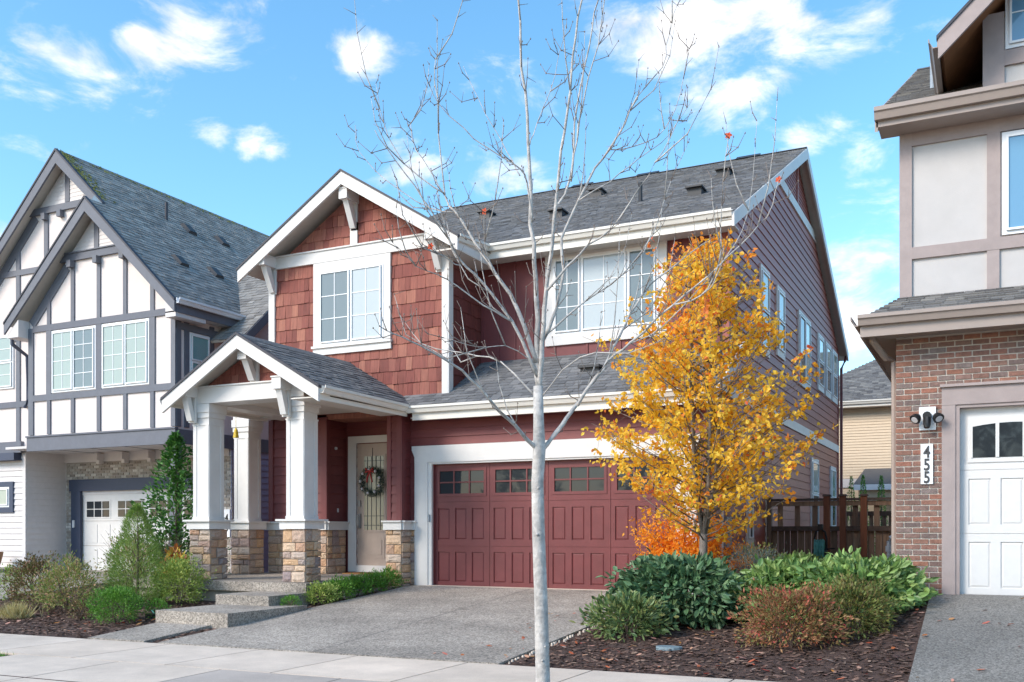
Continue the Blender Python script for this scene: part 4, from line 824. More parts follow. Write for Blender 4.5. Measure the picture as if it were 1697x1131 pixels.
# skirt roof above the brick
s5 = .42; c5 = math.hypot(1, s5)
roof_slope(Rr, (8.28, -3.2, 3.82), (1, 0, 0), (0, 1/c5, s5/c5), 1.2*c5, lambda v: (.40*v/(1.2*c5), 7.7), 'roof_r', 61)
MB().prism([(8.28, -3.2, 3.82), (8.70, -2.0, 4.32), (8.70, 6, 4.32), (8.28, 6, 3.82)], [(8.28, -3.2, 3.76), (8.70, -2.0, 4.26), (8.70, 6, 4.26), (8.28, 6, 3.76)]).build('skirt_roof_end', 'roof_r', Rr, fix=True)
gutter_run((8.28, -3.18, 3.87), (16, -3.18, 3.87), Rr, 'tgut'); gutter_run((8.30, 6, 3.87), (8.30, -3.2, 3.87), Rr, 'tgut', out=(-1, 0, 0))
box('fascia_board', 'tgut', Rr, 8.3, 16, -3.18, -3.15, 3.6, 3.84); box('fascia_board', 'tgut', Rr, 8.30, 8.33, -3.15, 6, 3.6, 3.84); box('soffit', 'tgut', Rr, 8.33, 16, -3.15, -2.72, 3.63, 3.66); box('soffit', 'tgut', Rr, 8.33, 8.72, -2.72, 6, 3.63, 3.66)
MB().tube([(8.42, -2.9, 3.72), (8.42, -2.88, 3.6), (8.56, -2.6, 3.4), (8.66, -2.5, 3.36), (8.66, -2.48, .3)], .045, 8).build('downspout', 'tgut', Rr)
# upper storey
WRU = Front(-1.97)
board(WRU, 8.72, 16, 4.2, 6.6, -.02, .004, 'stucco_panel', 'stucco_r', Rr)
for q in ((8.68, 8.84, 4.2, 6.62), (9.77, 9.92, 4.25, 4.84), (9.77, 9.93, 5.0, 6.4), (11.3, 11.45, 4.25, 6.4)): board(WRU, *q, 0, .04, 'timber', 'taupe', Rr)
board(WRU, 8.84, 16, 4.84, 5.0, 0, .045, 'timber', 'taupe', Rr); board(WRU, 8.84, 16, 6.4, 6.66, 0, .042, 'timber', 'taupe', Rr)
window(WRU, 9.95, 11.28, 5.02, 6.38, Rr, ['blue_glass'], 1, 1, d=.05, grids=False)
c6 = math.hypot(1, .5)
roof_slope(Rr, (8.42, -2.42, 6.76), (1, 0, 0), (0, 1/c6, .5/c6), 8.0*c6, lambda v: (0, 8.5), 'roof_r', 63)
q = [(-2.42, 6.77), (5.58, 10.77), (5.58, 10.52), (-2.42, 6.52)]; MB().prism([(8.40, p, z) for p, z in q], [(8.44, p, z) for p, z in q]).build('rake_board', 'tgut', Rr, fix=True)
MB().prism([(8.42, 5.45, 10.72), (8.42, 5.58, 10.8), (8.42, 5.7, 10.72)], [(17, 5.45, 10.72), (17, 5.58, 10.8), (17, 5.7, 10.72)]).build('ridge_cap', 'roof_r', Rr, fix=True)
gutter_run((8.40, -2.42, 6.82), (9.72, -2.42, 6.82), Rr, 'tgut', h=.16); gutter_run((9.72, -2.42, 6.82), (16, -2.42, 6.82), Rr, 'tgut', h=.16)
box('fascia_board', 'tgut', Rr, 8.42, 16, -2.42, -2.39, 6.58, 6.78); box('soffit', 'tgut', Rr, 8.44, 16, -2.39, -1.97, 6.58, 6.61)
MB().tube([(9.0, .2, 7.95), (9.0, .2, 8.65)], .05, 8).build('vent_pipe', 'pipe', Rr)
# third floor gable
tg = MB().box(9.74, 14.1, -1.95, 3, 6.7, 7.7).prism([(9.74, -1.95, 7.7), (14.1, -1.95, 7.7), (11.9, -1.95, 9.8)], [(9.74, 4, 7.7), (14.1, 4, 7.7), (11.9, 4, 9.8)]).build('gable_wall', 'stucco_r', Rr, fix=True)
WR3 = Front(-1.95); board(WR3, 9.72, 9.98, 6.7, 8.0, 0, .04, 'timber', 'taupe', Rr); board(WR3, 9.98, 12, 7.28, 7.48, 0, .042, 'timber', 'taupe', Rr); window(WR3, 9.99, 11.2, 7.49, 8.4, Rr, ['blue_glass'], 2, 2, d=.05)
gable_roof(Rr, 11.9, 10.1, 2.7, .95, -2.62, 3.0, 'roof_r', 71, deckm='cedar'); rake(Rr, 11.9, 10.1, 2.7, .95, -2.64, 'taupe', depth=.27)
gutter_run((9.2, 3.0, 7.54), (9.2, -2.62, 7.54), Rr, 'tgut', out=(-1, 0, 0))
# floodlight and number plaque on the brick
fl = thing('security_floodlight', 'black twin head security floodlight with camera on white wall plate beside garage', 'floodlight', (9.08, -2.75, 2.4))
box('wall_plate', 'vinyl', fl, 8.98, 9.18, -2.775, -2.735, 2.40, 2.70)
MB().tube([(9.08, -2.775, 2.58), (9.08, -2.86, 2.58)], .055, 10).build('mount', 'dark', fl)
for s in (-1, 1):
    hd = MB(); P = Vector((9.08+s*.12, -2.88, 2.56)); ax = Vector((s*.45, -.6, -.65)).normalized(); hd.tube([P-ax*.04, P, P+ax*.05, P+ax*.055], [.03, .06, .072, .066], 12); h = hd.build('lamp_head', 'dark', fl, smooth=False)
    MB().tube([P+ax*.055, P+ax*.06], .045, 12).build('lamp_lens', 'frost', h)
MB().tube([(9.08, -2.84, 2.55), (9.08, -2.87, 2.46), (9.08, -2.88, 2.42)], [.05, .045, .035], 10).build('camera_body', 'dark', fl)
nb = tag(box('number_plaque', 'vinyl', None, 9.0, 9.145, -2.77, -2.735, 1.70, 2.22), 'white vertical house number plaque reading 455 on red brick wall', 'sign'); numerals('455', .19, 'numeral', 'darkdig', nb, (9.072, -2.773, 2.11), None, pitch=.165)
def gas(name, x, y, z0, label, dirx=1):
    t = thing(name, label, 'pipe', (x, y, z0)); MB().tube([(x, y, z0-.1), (x, y, z0+.42)], .04, 10).tube([(x, y, z0+.24), (x, y, z0+.34)], .06, 10).build('riser', 'pipe', t)
    MB().tube([(x, y, z0+.40), (x+.03*dirx, y, z0+.47), (x+.1*dirx, y, z0+.5), (x+.45*dirx, y, z0+.5)], [.05, .052, .045, .036], 10).build('elbow', 'pipe', t)
gas('gas_pipe', 8.26, 1.2, .5, 'grey gas pipe elbow entering the red brick wall beside the fence'); gas('gas_pipe', 5.95, 1.5, .15, 'grey gas pipe elbow against the red side wall behind the small shrubs', -1)

# ------------------------------------------------------------------ fence, hose reel, far house
Fz = thing('wooden_fence', 'weathered brown wooden side yard fence between the red house and the brick house', 'fence', (7, 4.91, .1))
WF = Front(4.95)
rnd = random.Random(4)
for x, w, m, zt in ((5.5, .10, 'wood', 1.84), (6.70, .13, 'wood_r', 1.83), (7.02, .13, 'wood_r', 1.83), (7.44, .13, 'wood_r', 1.83), (8.62, .1, 'wood', 1.83)):
    p = MB().box(x-w/2, x+w/2, 4.83, 4.96, -.1, zt).build('post', m, Fz)
    if m == 'wood_r': MB().prism([(x-.09, 4.80, zt), (x+.09, 4.80, zt), (x+.09, 4.99, zt), (x-.09, 4.99, zt)], [(x-.07, 4.82, zt+.04), (x+.07, 4.82, zt+.04), (x+.07, 4.97, zt+.04), (x-.07, 4.97, zt+.04)]).build('post_cap', 'wood_d', p, fix=True)
for a, b in ((5.55, 6.63), (6.77, 6.95), (7.09, 7.37), (7.51, 8.57)):
    box('rail', 'wood_d', Fz, a, b, 4.82, 4.95, 1.74, 1.79); box('rail', 'wood', Fz, a, b, 4.86, 4.91, 1.63, 1.73); box('rail', 'wood_d', Fz, a, b, 4.85, 4.93, 1.1, 1.2)
    u = a
    while u < b-.06:
        w = rnd.uniform(.12, .15); e = min(u+w, b); box('board', 'wood', Fz, u, e-.012, 4.93+rnd.uniform(0, .012), 4.95, -.05, 1.12); u = e+.004
    u = a+.12
    while u < b-.1: box('slat', 'wood', Fz, u, u+.11, 4.92, 4.945, 1.18, 1.66); u += .36
bf = thing('back_fence', 'pale brown picket fence seen through the gap beside the brick wall', 'fence', (8, 10.5, 0))
for i in range(18): box('board', 'wood', bf, 6.3+i*.16, 6.4+i*.16, 10.5, 10.53, 0, 1.55)
box('rail', 'wood', bf, 6.2, 9.3, 10.46, 10.5, 1.5, 1.62)
hr = thing('hose_reel', 'black hose reel with coiled teal garden hose in front of the fence', 'hose reel', (6.62, 4.5, .1))
fr = MB().tube([(6.50, 4.6, .35), (6.50, 4.55, .95), (6.53, 4.55, 1.08), (6.62, 4.55, 1.14), (6.71, 4.55, 1.08), (6.74, 4.55, .95), (6.74, 4.6, .35)], .022, 8); fr.tube([(6.44, 4.5, 0), (6.50, 4.6, .5)], .02, 6).tube([(6.80, 4.5, 0), (6.74, 4.6, .5)], .02, 6).box(6.57, 6.67, 4.5, 4.6, 1.12, 1.24); fr.build('frame', 'dark', hr)
MB().tube([(6.48, 4.5, .62), (6.76, 4.5, .62)], .11, 12).build('drum', 'dark', hr); MB().tube([(6.76, 4.5, .72), (6.92, 4.47, .74)], .014, 6).build('crank', 'dark', hr)
ho = MB(); rnd = random.Random(6)
for i in range(12):
    x = 6.52+i*.017; r = .2+rnd.uniform(-.03, .02); ho.tube([(x+rnd.uniform(-.008, .008), 4.5-r*.75*math.cos(t), .66+r*1.25*math.sin(t)) for t in [k*.5236 for k in range(13)]], .011, 5)
ho.build('hose', 'teal', hr)
Bh = thing('tan_house', 'tan sided house with grey hip roof in the gap behind the fence', 'house', (7, 26, 0))
tw = MB().box(2.6, 13, 22, 31, 0, 5.9).build('main_wall', 'tan', Bh); lp = MB()
for i in range(27): lp.prism([(2.58, 22, 3.1+i*.105), (2.58, 22-.004, 3.1+i*.105+.105), (2.58, 21.975, 3.1+i*.105)], [(13, 22, 3.1+i*.105), (13, 22-.004, 3.1+i*.105+.105), (13, 21.975, 3.1+i*.105)])
stuff(lp.build('siding_course', 'tan', tw, fix=True)); board(Front(22), 2.6, 13, 2.75, 3.08, 0, .04, 'belt_board', 'lwhite', Bh)
c7 = math.hypot(1, .6); roof_slope(Bh, (2.1, 21.5, 5.9), (1, 0, 0), (0, 1/c7, .6/c7), 4.6*c7, lambda v: (v/c7*1.0, 11.4-v/c7*.5), 'roof_r', 81)
hipm = MB().add([(2.1, 21.5, 5.9), (6.7, 26.1, 8.66), (6.7, 26.1, 8.66), (2.1, 31, 5.9)], [(0, 1, 3)]).build('hip_slope', 'roof_r', Bh)
gutter_run((2.1, 21.52, 5.95), (13.4, 21.52, 5.95), Bh); box('fascia_board', 'gutter', Bh, 2.1, 13.4, 21.52, 21.56, 5.72, 5.93); box('soffit', 'soffit', Bh, 2.1, 13.4, 21.56, 22, 5.72, 5.75)
MB().prism([(5.35, 20.3, 2.75), (9, 20.3, 2.75), (9, 22, 3.4), (5.55, 22, 3.4)], [(5.35, 20.3, 2.8), (9, 20.3, 2.8), (9, 22, 3.45), (5.55, 22, 3.45)]).build('porch_roof', 'roof_r', Bh, fix=True); box('porch_fascia', 'vinyl', Bh, 5.35, 9, 20.26, 20.3, 2.58, 2.78); box('porch_beam', 'tan', Bh, 5.5, 9, 20.5, 20.7, 2.2, 2.6); box('porch_post', 'tan', Bh, 8.6, 8.8, 20.5, 20.7, 0, 2.2)

# ------------------------------------------------------------------ foliage
def leaf(b, P, D, Sd, L, w, tone=None, big=False):
    Nn = D.cross(Sd)
    if big:
        v = [P, P+D*L*.35+Sd*w*.5+Nn*w*.14, P+D*L*.72+Sd*w*.38+Nn*w*.1, P+D*L-Nn*L*.08, P+D*L*.72-Sd*w*.38+Nn*w*.1, P+D*L*.35-Sd*w*.5+Nn*w*.14]; b.add(v, [(0, 3, 2, 1), (0, 5, 4, 3)])
    else: v = [P, P+D*L*.45+Sd*w*.5+Nn*w*.1, P+D*L, P+D*L*.45-Sd*w*.5+Nn*w*.1]; b.add(v, [(0, 1, 2, 3)])
    if tone is not None:
        if b.t is None: b.t = []
        b.t += [tone]*len(v)
def rvec(r): 
    while True:
        v = Vector((r.uniform(-1, 1), r.uniform(-1, 1), r.uniform(-1, 1)))
        if .05 < v.length < 1: return v.normalized()
def shrub(name, label, cat, loc, rad, n, L, w, m, seed, shape='dome', up=.35, big=False, stem='twig', nst=9, group=None, lump=.28, droop=0):
    r = random.Random(seed); b = MB(); rx, ry, rz = rad; X, Y = loc; z0 = gz(X, min(Y, 0))+.0; off = Vector((seed*3.7, seed*1.3, 0))
    for i in range(n):
        if shape == 'dome':
            d = rvec(r)
            if d.z < -.75: d.z = -d.z
            k = (1-abs(r.gauss(0, .27)))*(1+lump*noise.noise(d*2.6+off)*1.9)*(1.22 if r.random() < .05 else 1)
            P = Vector((d.x*rx*k, d.y*ry*k, rz*.45+d.z*rz*.55*k)); out = d
        elif shape == 'cone':
            u = r.random()**1.5; a = r.uniform(0, 6.283); q = Vector((math.cos(a), math.sin(a), 0)); k = (1-abs(r.gauss(0, .2)))*(1+lump*noise.noise(Vector((q.x*1.8, q.y*1.8, u*7))+off)*1.6)
            prof = (1-u)**.8*min(1, .55+u*4); P = Vector((q.x*rx*prof*k, q.y*ry*prof*k, rz*(.04+.96*u))); out = (q+Vector((0, 0, .35))).normalized()
        else:      # tuft: blades fanning from the base
            a = r.uniform(0, 6.283); t = r.random(); e = r.uniform(.15, 1.1); out = Vector((math.cos(a)*e, math.sin(a)*e, 1)).normalized(); P = Vector((r.gauss(0, rx*.25), r.gauss(0, ry*.25), 0))
        D = (out+rvec(r)*.75+Vector((0, 0, up-droop))).normalized() if shape != 'tuft' else out
        Sd = D.cross(rvec(r)).normalized(); l = L*r.uniform(.6, 1.25)
        if shape == 'dome' and P.z < .03: P.z = .03+r.random()*.12
        leaf(b, P, D, Sd, l, w*r.uniform(.8, 1.2), None, big)
    t = thing(name, label, cat, (X, Y, z0), group); f = b.build('foliage', m, t); f.location = (0, 0, 0); f.matrix_parent_inverse = Matrix.Identity(4); f['kind'] = 'stuff'
    if shape != 'tuft' and nst:
        sb = MB()
        if shape == 'cone': sb.tube([(0, 0, -.05), (.01, 0, rz*.5), (0, .01, rz*.93)], [.03, .02, .005], 6)
        for i in range(nst):
            a = i*2.4+r.random(); k = r.uniform(.35, .8); zt = rz*r.uniform(.5, .85) if shape == 'dome' else rz*(.1+.75*i/nst); kk = k if shape == 'dome' else .6*(1-zt/rz)
            sb.tube([(rx*.06*math.cos(a), ry*.06*math.sin(a), -.04 if shape == 'dome' else zt*.85), (rx*kk*.5*math.cos(a), ry*kk*.5*math.sin(a), zt*.6 if shape == 'dome' else zt*.95), (rx*kk*math.cos(a+.2), ry*kk*math.sin(a+.2), zt)], [.012, .008, .003], 5)
        s = sb.build('stems', stem, t); s.location = (0, 0, 0); s.matrix_parent_inverse = Matrix.Identity(4); s['kind'] = 'stuff'
    return t
# right bed
shrub('viburnum_bush', 'broad dark green viburnum bush with long leaves at the foot of the orange tree', 'bush', (5.98, -3.35), (1.02, .8, .86), 4300, .135, .062, 'vib', 1, big=True, up=-.25, lump=.2)
shrub('rhododendron_bush', 'small pale green rhododendron in front of the dark viburnum beside the driveway', 'bush', (5.62, -4.6), (.52, .42, .52), 1300, .10, .036, 'rhodo', 2, big=True, up=.3)
shrub('viburnum_bush', 'large light green viburnum bush spreading in front of the brick house corner', 'bush', (8.25, -3.35), (.85, .72, .76), 3400, .14, .065, 'vibl', 3, big=True, up=-.25, lump=.25)
shrub('viburnum_bush', 'light green viburnum bush just behind the reddish shrubs toward the driveway', 'bush', (7.35, -3.2), (.75, .6, .70), 2600, .14, .065, 'vibl', 4, big=True, up=-.25, lump=.25)
shrub('viburnum_bush', 'light green viburnum mound below the hose reel by the fence', 'bush', (6.75, 1.2), (.7, .6, .52), 1700, .13, .06, 'vibl', 5, big=True, up=-.1)
shrub('nandina_shrub', 'red and olive leaved low shrub nearest the sidewalk in the right bed', 'shrub', (7.75, -5.0), (.58, .45, .66), 5200, .058, .021, 'nand', 6, up=.3, lump=.4)
shrub('nandina_shrub', 'olive green low shrub between the reddish shrub and the right driveway', 'shrub', (8.35, -4.45), (.48, .42, .66), 4600, .055, .02, 'olive', 7, up=.35)
shrub('lavender_shrub', 'hazy blue grey twiggy shrub beside the orange tree trunk', 'shrub', (6.7, -2.0), (.5, .5, .92), 4200, .045, .008, 'haze_leaf', 8, up=.6, nst=24)
shrub('rose_shrub', 'loose pinkish green shrub along the right side wall of the red house', 'shrub', (6.1, .6), (.5, .6, .85), 1300, .05, .024, 'pier', 9, up=.4, nst=18)
# left bed
shrub('boxwood_ball', 'clipped round bright green bush nearest the sidewalk in the left bed', 'bush', (-2.62, -5.45), (.44, .40, .58), 5200, .038, .014, 'box', 20, up=.5, lump=.16)
shrub('dwarf_pine', 'conical green dwarf pine in the middle of the left bed', 'conifer', (-4.0, -3.75), (.72, .68, 1.78), 11000, .11, .008, 'pine', 21, 'cone', up=.55, nst=14)
shrub('yellow_green_shrub', 'yellow green small leaved shrub leaning against the porch slab', 'shrub', (-3.25, -3.5), (.48, .42, .78), 3800, .05, .024, 'vari', 22, up=.4)
shrub('pieris_shrub', 'pink tipped green shrub between the round bush and the dwarf pine', 'shrub', (-4.55, -4.75), (.58, .5, .88), 4200, .06, .02, 'pier', 23, up=.5)
shrub('pieris_shrub', 'pink flushed shrub behind the dwarf pine below the white garage', 'shrub', (-5.4, -2.6), (.62, .5, 1.12), 3800, .06, .02, 'pier', 24, up=.5)
shrub('bronze_shrub', 'bronze and green shrub at the left end of the planting bed', 'shrub', (-5.6, -4.6), (.5, .42, .95), 3200, .06, .022, 'bronze', 25, up=.5)
shrub('brown_shrub', 'small brown withered shrub beside the round green bush', 'shrub', (-3.55, -5.35), (.18, .18, .34), 700, .035, .013, 'bronze', 26, up=.4)
shrub('green_sprig', 'low green shrub at the right foot of the round bush', 'shrub', (-2.3, -4.9), (.22, .22, .3), 700, .04, .015, 'box', 27, up=.5)
shrub('blond_grass', 'tuft of blond arching grass at the far left by the sidewalk', 'grass tuft', (-4.9, -5.5), (.5, .4, .3), 500, .30, .009, 'blond', 28, 'tuft')
shrub('light_shrub', 'loose light green shrub at the far left edge of the bed', 'shrub', (-7.0, -4.0), (.36, .36, .7), 800, .06, .025, 'vari', 29, up=.5)
shrub('autumn_hydrangea', 'yellow and red leaved hydrangea beside the left stone column', 'shrub', (-4.35, -2.45), (.32, .32, .82), 300, .12, .08, 'hydr', 30, big=True)
shrub('dark_evergreen', 'dark glossy evergreen shrub between the two left porch columns', 'shrub', (-4.62, -1.35), (.35, .35, 1.15), 900, .09, .035, 'vib', 31, big=True)
shrub('mini_bush', 'tiny round green bush at the foot of the entry steps', 'bush', (-.52, -3.75), (.17, .17, .27), 900, .03, .013, 'box', 32, up=.5, lump=.12)
hn = ('nearest the entry steps', 'second from the entry steps', 'midway along the porch slab', 'fourth from the entry steps', 'nearest the stone pier by the garage')
for i in range(5):
    shrub('low_hedge_plant', 'low glossy green hedge plant beside the driveway, '+hn[i], 'hedge plant', (-.58-.01*i, -2.85+.52*i), (.24, .36, .36), 1500, .055, .017, 'vari' if i == 0 else 'box', 33+i, up=.6, group='low hedge plants along the porch slab', lump=.3)
# tall hinoki
shrub('hinoki_cypress', 'tall dark green hinoki cypress beside the left porch column', 'conifer', (-5.55, -1.3), (.8, .75, 3.2), 5200, .11, .05, 'hinoki', 40, 'cone', up=.1, lump=1.3, nst=20)
for k, (x, y) in enumerate(((5.75, 16.5), (6.1, 16.6), (6.75, 15.5))): shrub('arborvitae', ('slim arborvitae top leftmost behind the fence', 'slim arborvitae top second from the left behind the fence', 'bushier arborvitae top behind the rightmost stained fence post')[k], 'conifer', (x, y), (.3, .3, 2.85 if k < 2 else 2.7), 2600, .06, .02, 'arb', 44+k, 'cone', up=.5, group='arborvitae behind the fence')
# bare twiggy shrub
def twiggy(name, label, loc, n, h, sp, seed):
    r = random.Random(seed); b = MB(); X, Y = loc; z0 = gz(X, min(0, Y))
    for i in range(n):
        a = r.uniform(0, 6.28); e = r.uniform(.1, 1)*sp; hh = h*r.uniform(.6, 1); P = Vector((0, 0, 0)); pts = [P]
        for k in range(4): t = (k+1)/4; pts.append(Vector((math.cos(a)*e*t**1.2+r.gauss(0, .02), math.sin(a)*e*t**1.2+r.gauss(0, .02), hh*t)))
        b.tube(pts, [.006, .005, .004, .003, .0015], 4)
        for k in (2, 3): 
            q = pts[k]; b.tube([q, q+Vector((r.uniform(-.15, .15), r.uniform(-.15, .15), r.uniform(.08, .25)))], [.003, .001], 3)
    t = thing(name, label, 'shrub', (X, Y, z0)); o = b.build('branches', 'twig', t); o.location = (0, 0, 0); o.matrix_parent_inverse = Matrix.Identity(4); o['kind'] = 'stuff'
twiggy('bare_shrub', 'leafless twiggy shrub in front of the white garage door', (-6.3, -1.6), 110, 1.25, .85, 3); twiggy('bare_shrub', 'leafless olive twigs shrub beside the hinoki cypress', (-5.0, -1.9), 80, 1.25, .6, 4)

# ------------------------------------------------------------------ autumn tree
def autumn_tree():
    X, Y = 6.0, -2.3; z0 = gz(X, Y); r = random.Random(12)
    t = thing('autumn_pear_tree', 'narrow tree in bright yellow and orange autumn leaf before the garage', 'tree', (X, Y, z0))
    wood = MB(); lv = MB()
    prof = [(0, .25), (.08, .7), (.2, 1.35), (.32, 1.55), (.45, 1.40), (.6, 1.15), (.75, .88), (.88, .62), (1, .10)]
    zb, zt = .92, 5.75
    def env(z):
        u = hx((z-zb)/(zt-zb), 0, 1)
        for (a, ra), (b, rb2) in zip(prof, prof[1:]):
            if u <= b: return ra+(rb2-ra)*(u-a)/(b-a)
        return .1
    wood.tube([(0, 0, -.1), (0, 0, .35), (-.01, .01, .9), (0, 0, 1.15)], [.085, .068, .062, .06], 10)
    leaders = []
    for i in range(5):
        a = i*1.2566+.3; k = .12+.1*r.random(); top = Vector((math.cos(a)*k*1.6, math.sin(a)*k*1.6, zt-.5-(.7*r.random() if i else 0)))
        pts = [Vector((0, 0, 1.05)), Vector((math.cos(a)*k, math.sin(a)*k, 1.9)), Vector((math.cos(a)*k*1.5, math.sin(a)*k*1.5, 3.2)), top]; leaders.append(pts); wood.tube(pts, [.038, .028, .02, .006], 7)
    def on(pts, z):
        for p, q in zip(pts, pts[1:]):
            if z <= q.z: return p+(q-p)*((z-p.z)/(q.z-p.z))
        return pts[-1]
    def put(P, D, n, spread):
        for i in range(n):
            Q = P+rvec(r)*spread*r.random()
            if noise.noise(Q*2.6+Vector((4, 9, 1))) < -.13: continue
            d = (D*.4+rvec(r)+Vector((0, 0, -.25))).normalized(); rr = math.hypot(Q.x, Q.y)/max(env(Q.z), .2)
            tone = .12+.3*r.random()+.24*max(0, rr-.5)+.17*max(0, (Q.z-3.0)/2.6)+(.4 if r.random() < .08 else 0)+.38*noise.noise(Q*1.5)
            leaf(lv, Q, d, d.cross(rvec(r)).normalized(), r.uniform(.052, .088), r.uniform(.042, .064), hx(tone, 0, 1), True)
    for i in range(165):
        u = (i+.5)/165; z = 1.0+u**1.05*(zt-1.4); P = on(leaders[i % 5], z); a = i*2.39996+r.uniform(-.3, .3)
        rise = r.uniform(.55, 1.2); zz = z
        for k in range(12):
            e = env(zz)*(1+.5*noise.noise(Vector((math.cos(a)*2.2, math.sin(a)*2.2, zz*1.7)))); zz = z+rise*max(.1, e)*.6
        end = Vector((math.cos(a)*e, math.sin(a)*e, min(zz, zt-.05))); mid = P.lerp(end, .5)+Vector((0, 0, -.06)); wood.tube([P, mid, end], [.013, .008, .003], 5)
        ln = (end-P).length; D = (end-P).normalized()
        for k in range(max(3, int(ln/.085))):
            t2 = .18+.82*(k+r.random())/max(3, int(ln/.085)); Q = P.lerp(end, t2)+rvec(r)*.05
            if r.random() < .55:
                tw = Q+(rvec(r)+D*.6+Vector((0, 0, .4))).normalized()*r.uniform(.12, .3); wood.tube([Q, tw], [.004, .0015], 3, False); put(tw, D, 5, .09); put(Q.lerp(tw, .5), D, 3, .06)
            put(Q, D, 4, .085)
    for p, q in (((-.35, -.2, 3.6), (-1.75, -.45, 4.15)), ((-.3, -.2, 2.2), (-1.55, -.5, 2.3)), ((.3, .1, 1.8), (1.55, .3, 2.35)), ((.3, .1, 3.2), (1.0, .2, 4.3)), ((.2, 0, 2.4), (1.45, .1, 3.0))):
        P, q = Vector(p), Vector(q); wood.tube([P, P.lerp(q, .5)-Vector((0, 0, .05)), q], [.012, .008, .003], 5)
        for k in range(26): put(P.lerp(q, .3+.7*r.random())+rvec(r)*.1, (q-P).normalized(), 3, .1)
    for nm, b, m in (('trunk_and_limbs', wood, 'bark'), ('leaf_crown', lv, 'pear')):
        o = b.build(nm, m, t, smooth=(nm[0] == 't')); o.location = (0, 0, 0); o.matrix_parent_inverse = Matrix.Identity(4)
        if nm == 'leaf_crown': o['kind'] = 'stuff'
autumn_tree()
def maple():
    X, Y = 5.42, -1.2; r = random.Random(5); z0 = gz(X, Y); t = thing('japanese_maple', 'small orange japanese maple in front of the garage right trim', 'tree', (X, Y, z0)); w = MB(); l = MB()
    w.tube([(0, 0, -.05), (0, .02, .25), (-.05, 0, .4)], [.03, .024, .02], 7)
    for i in range(34):
        a = i*2.4; e = r.uniform(.25, .92)*(1.05 if math.cos(a) > 0 else .9); z = r.uniform(.5, 1.55)-.15*e; P = Vector((0, 0, r.uniform(.2, .4))); Q = Vector((math.cos(a)*e, math.sin(a)*e*.7, z)); w.tube([P, P.lerp(Q, .5)+Vector((0, 0, .1)), Q], [.012, .008, .003], 5)
        for k in range(250):
            C0 = P.lerp(Q, .45+.6*r.random())+Vector((r.gauss(0, .09), r.gauss(0, .09), r.gauss(0, .05)+.03)); D = (rvec(r)+Vector((0, 0, -.35))).normalized(); leaf(l, C0, D, D.cross(rvec(r)).normalized(), r.uniform(.05, .08), r.uniform(.022, .036))
    for nm, b, m in (('trunk_and_limbs', w, 'bark'), ('leaf_crown', l, 'maple')):
        o = b.build(nm, m, t); o.location = (0, 0, 0); o.matrix_parent_inverse = Matrix.Identity(4)
        if nm == 'leaf_crown': o['kind'] = 'stuff'
maple()
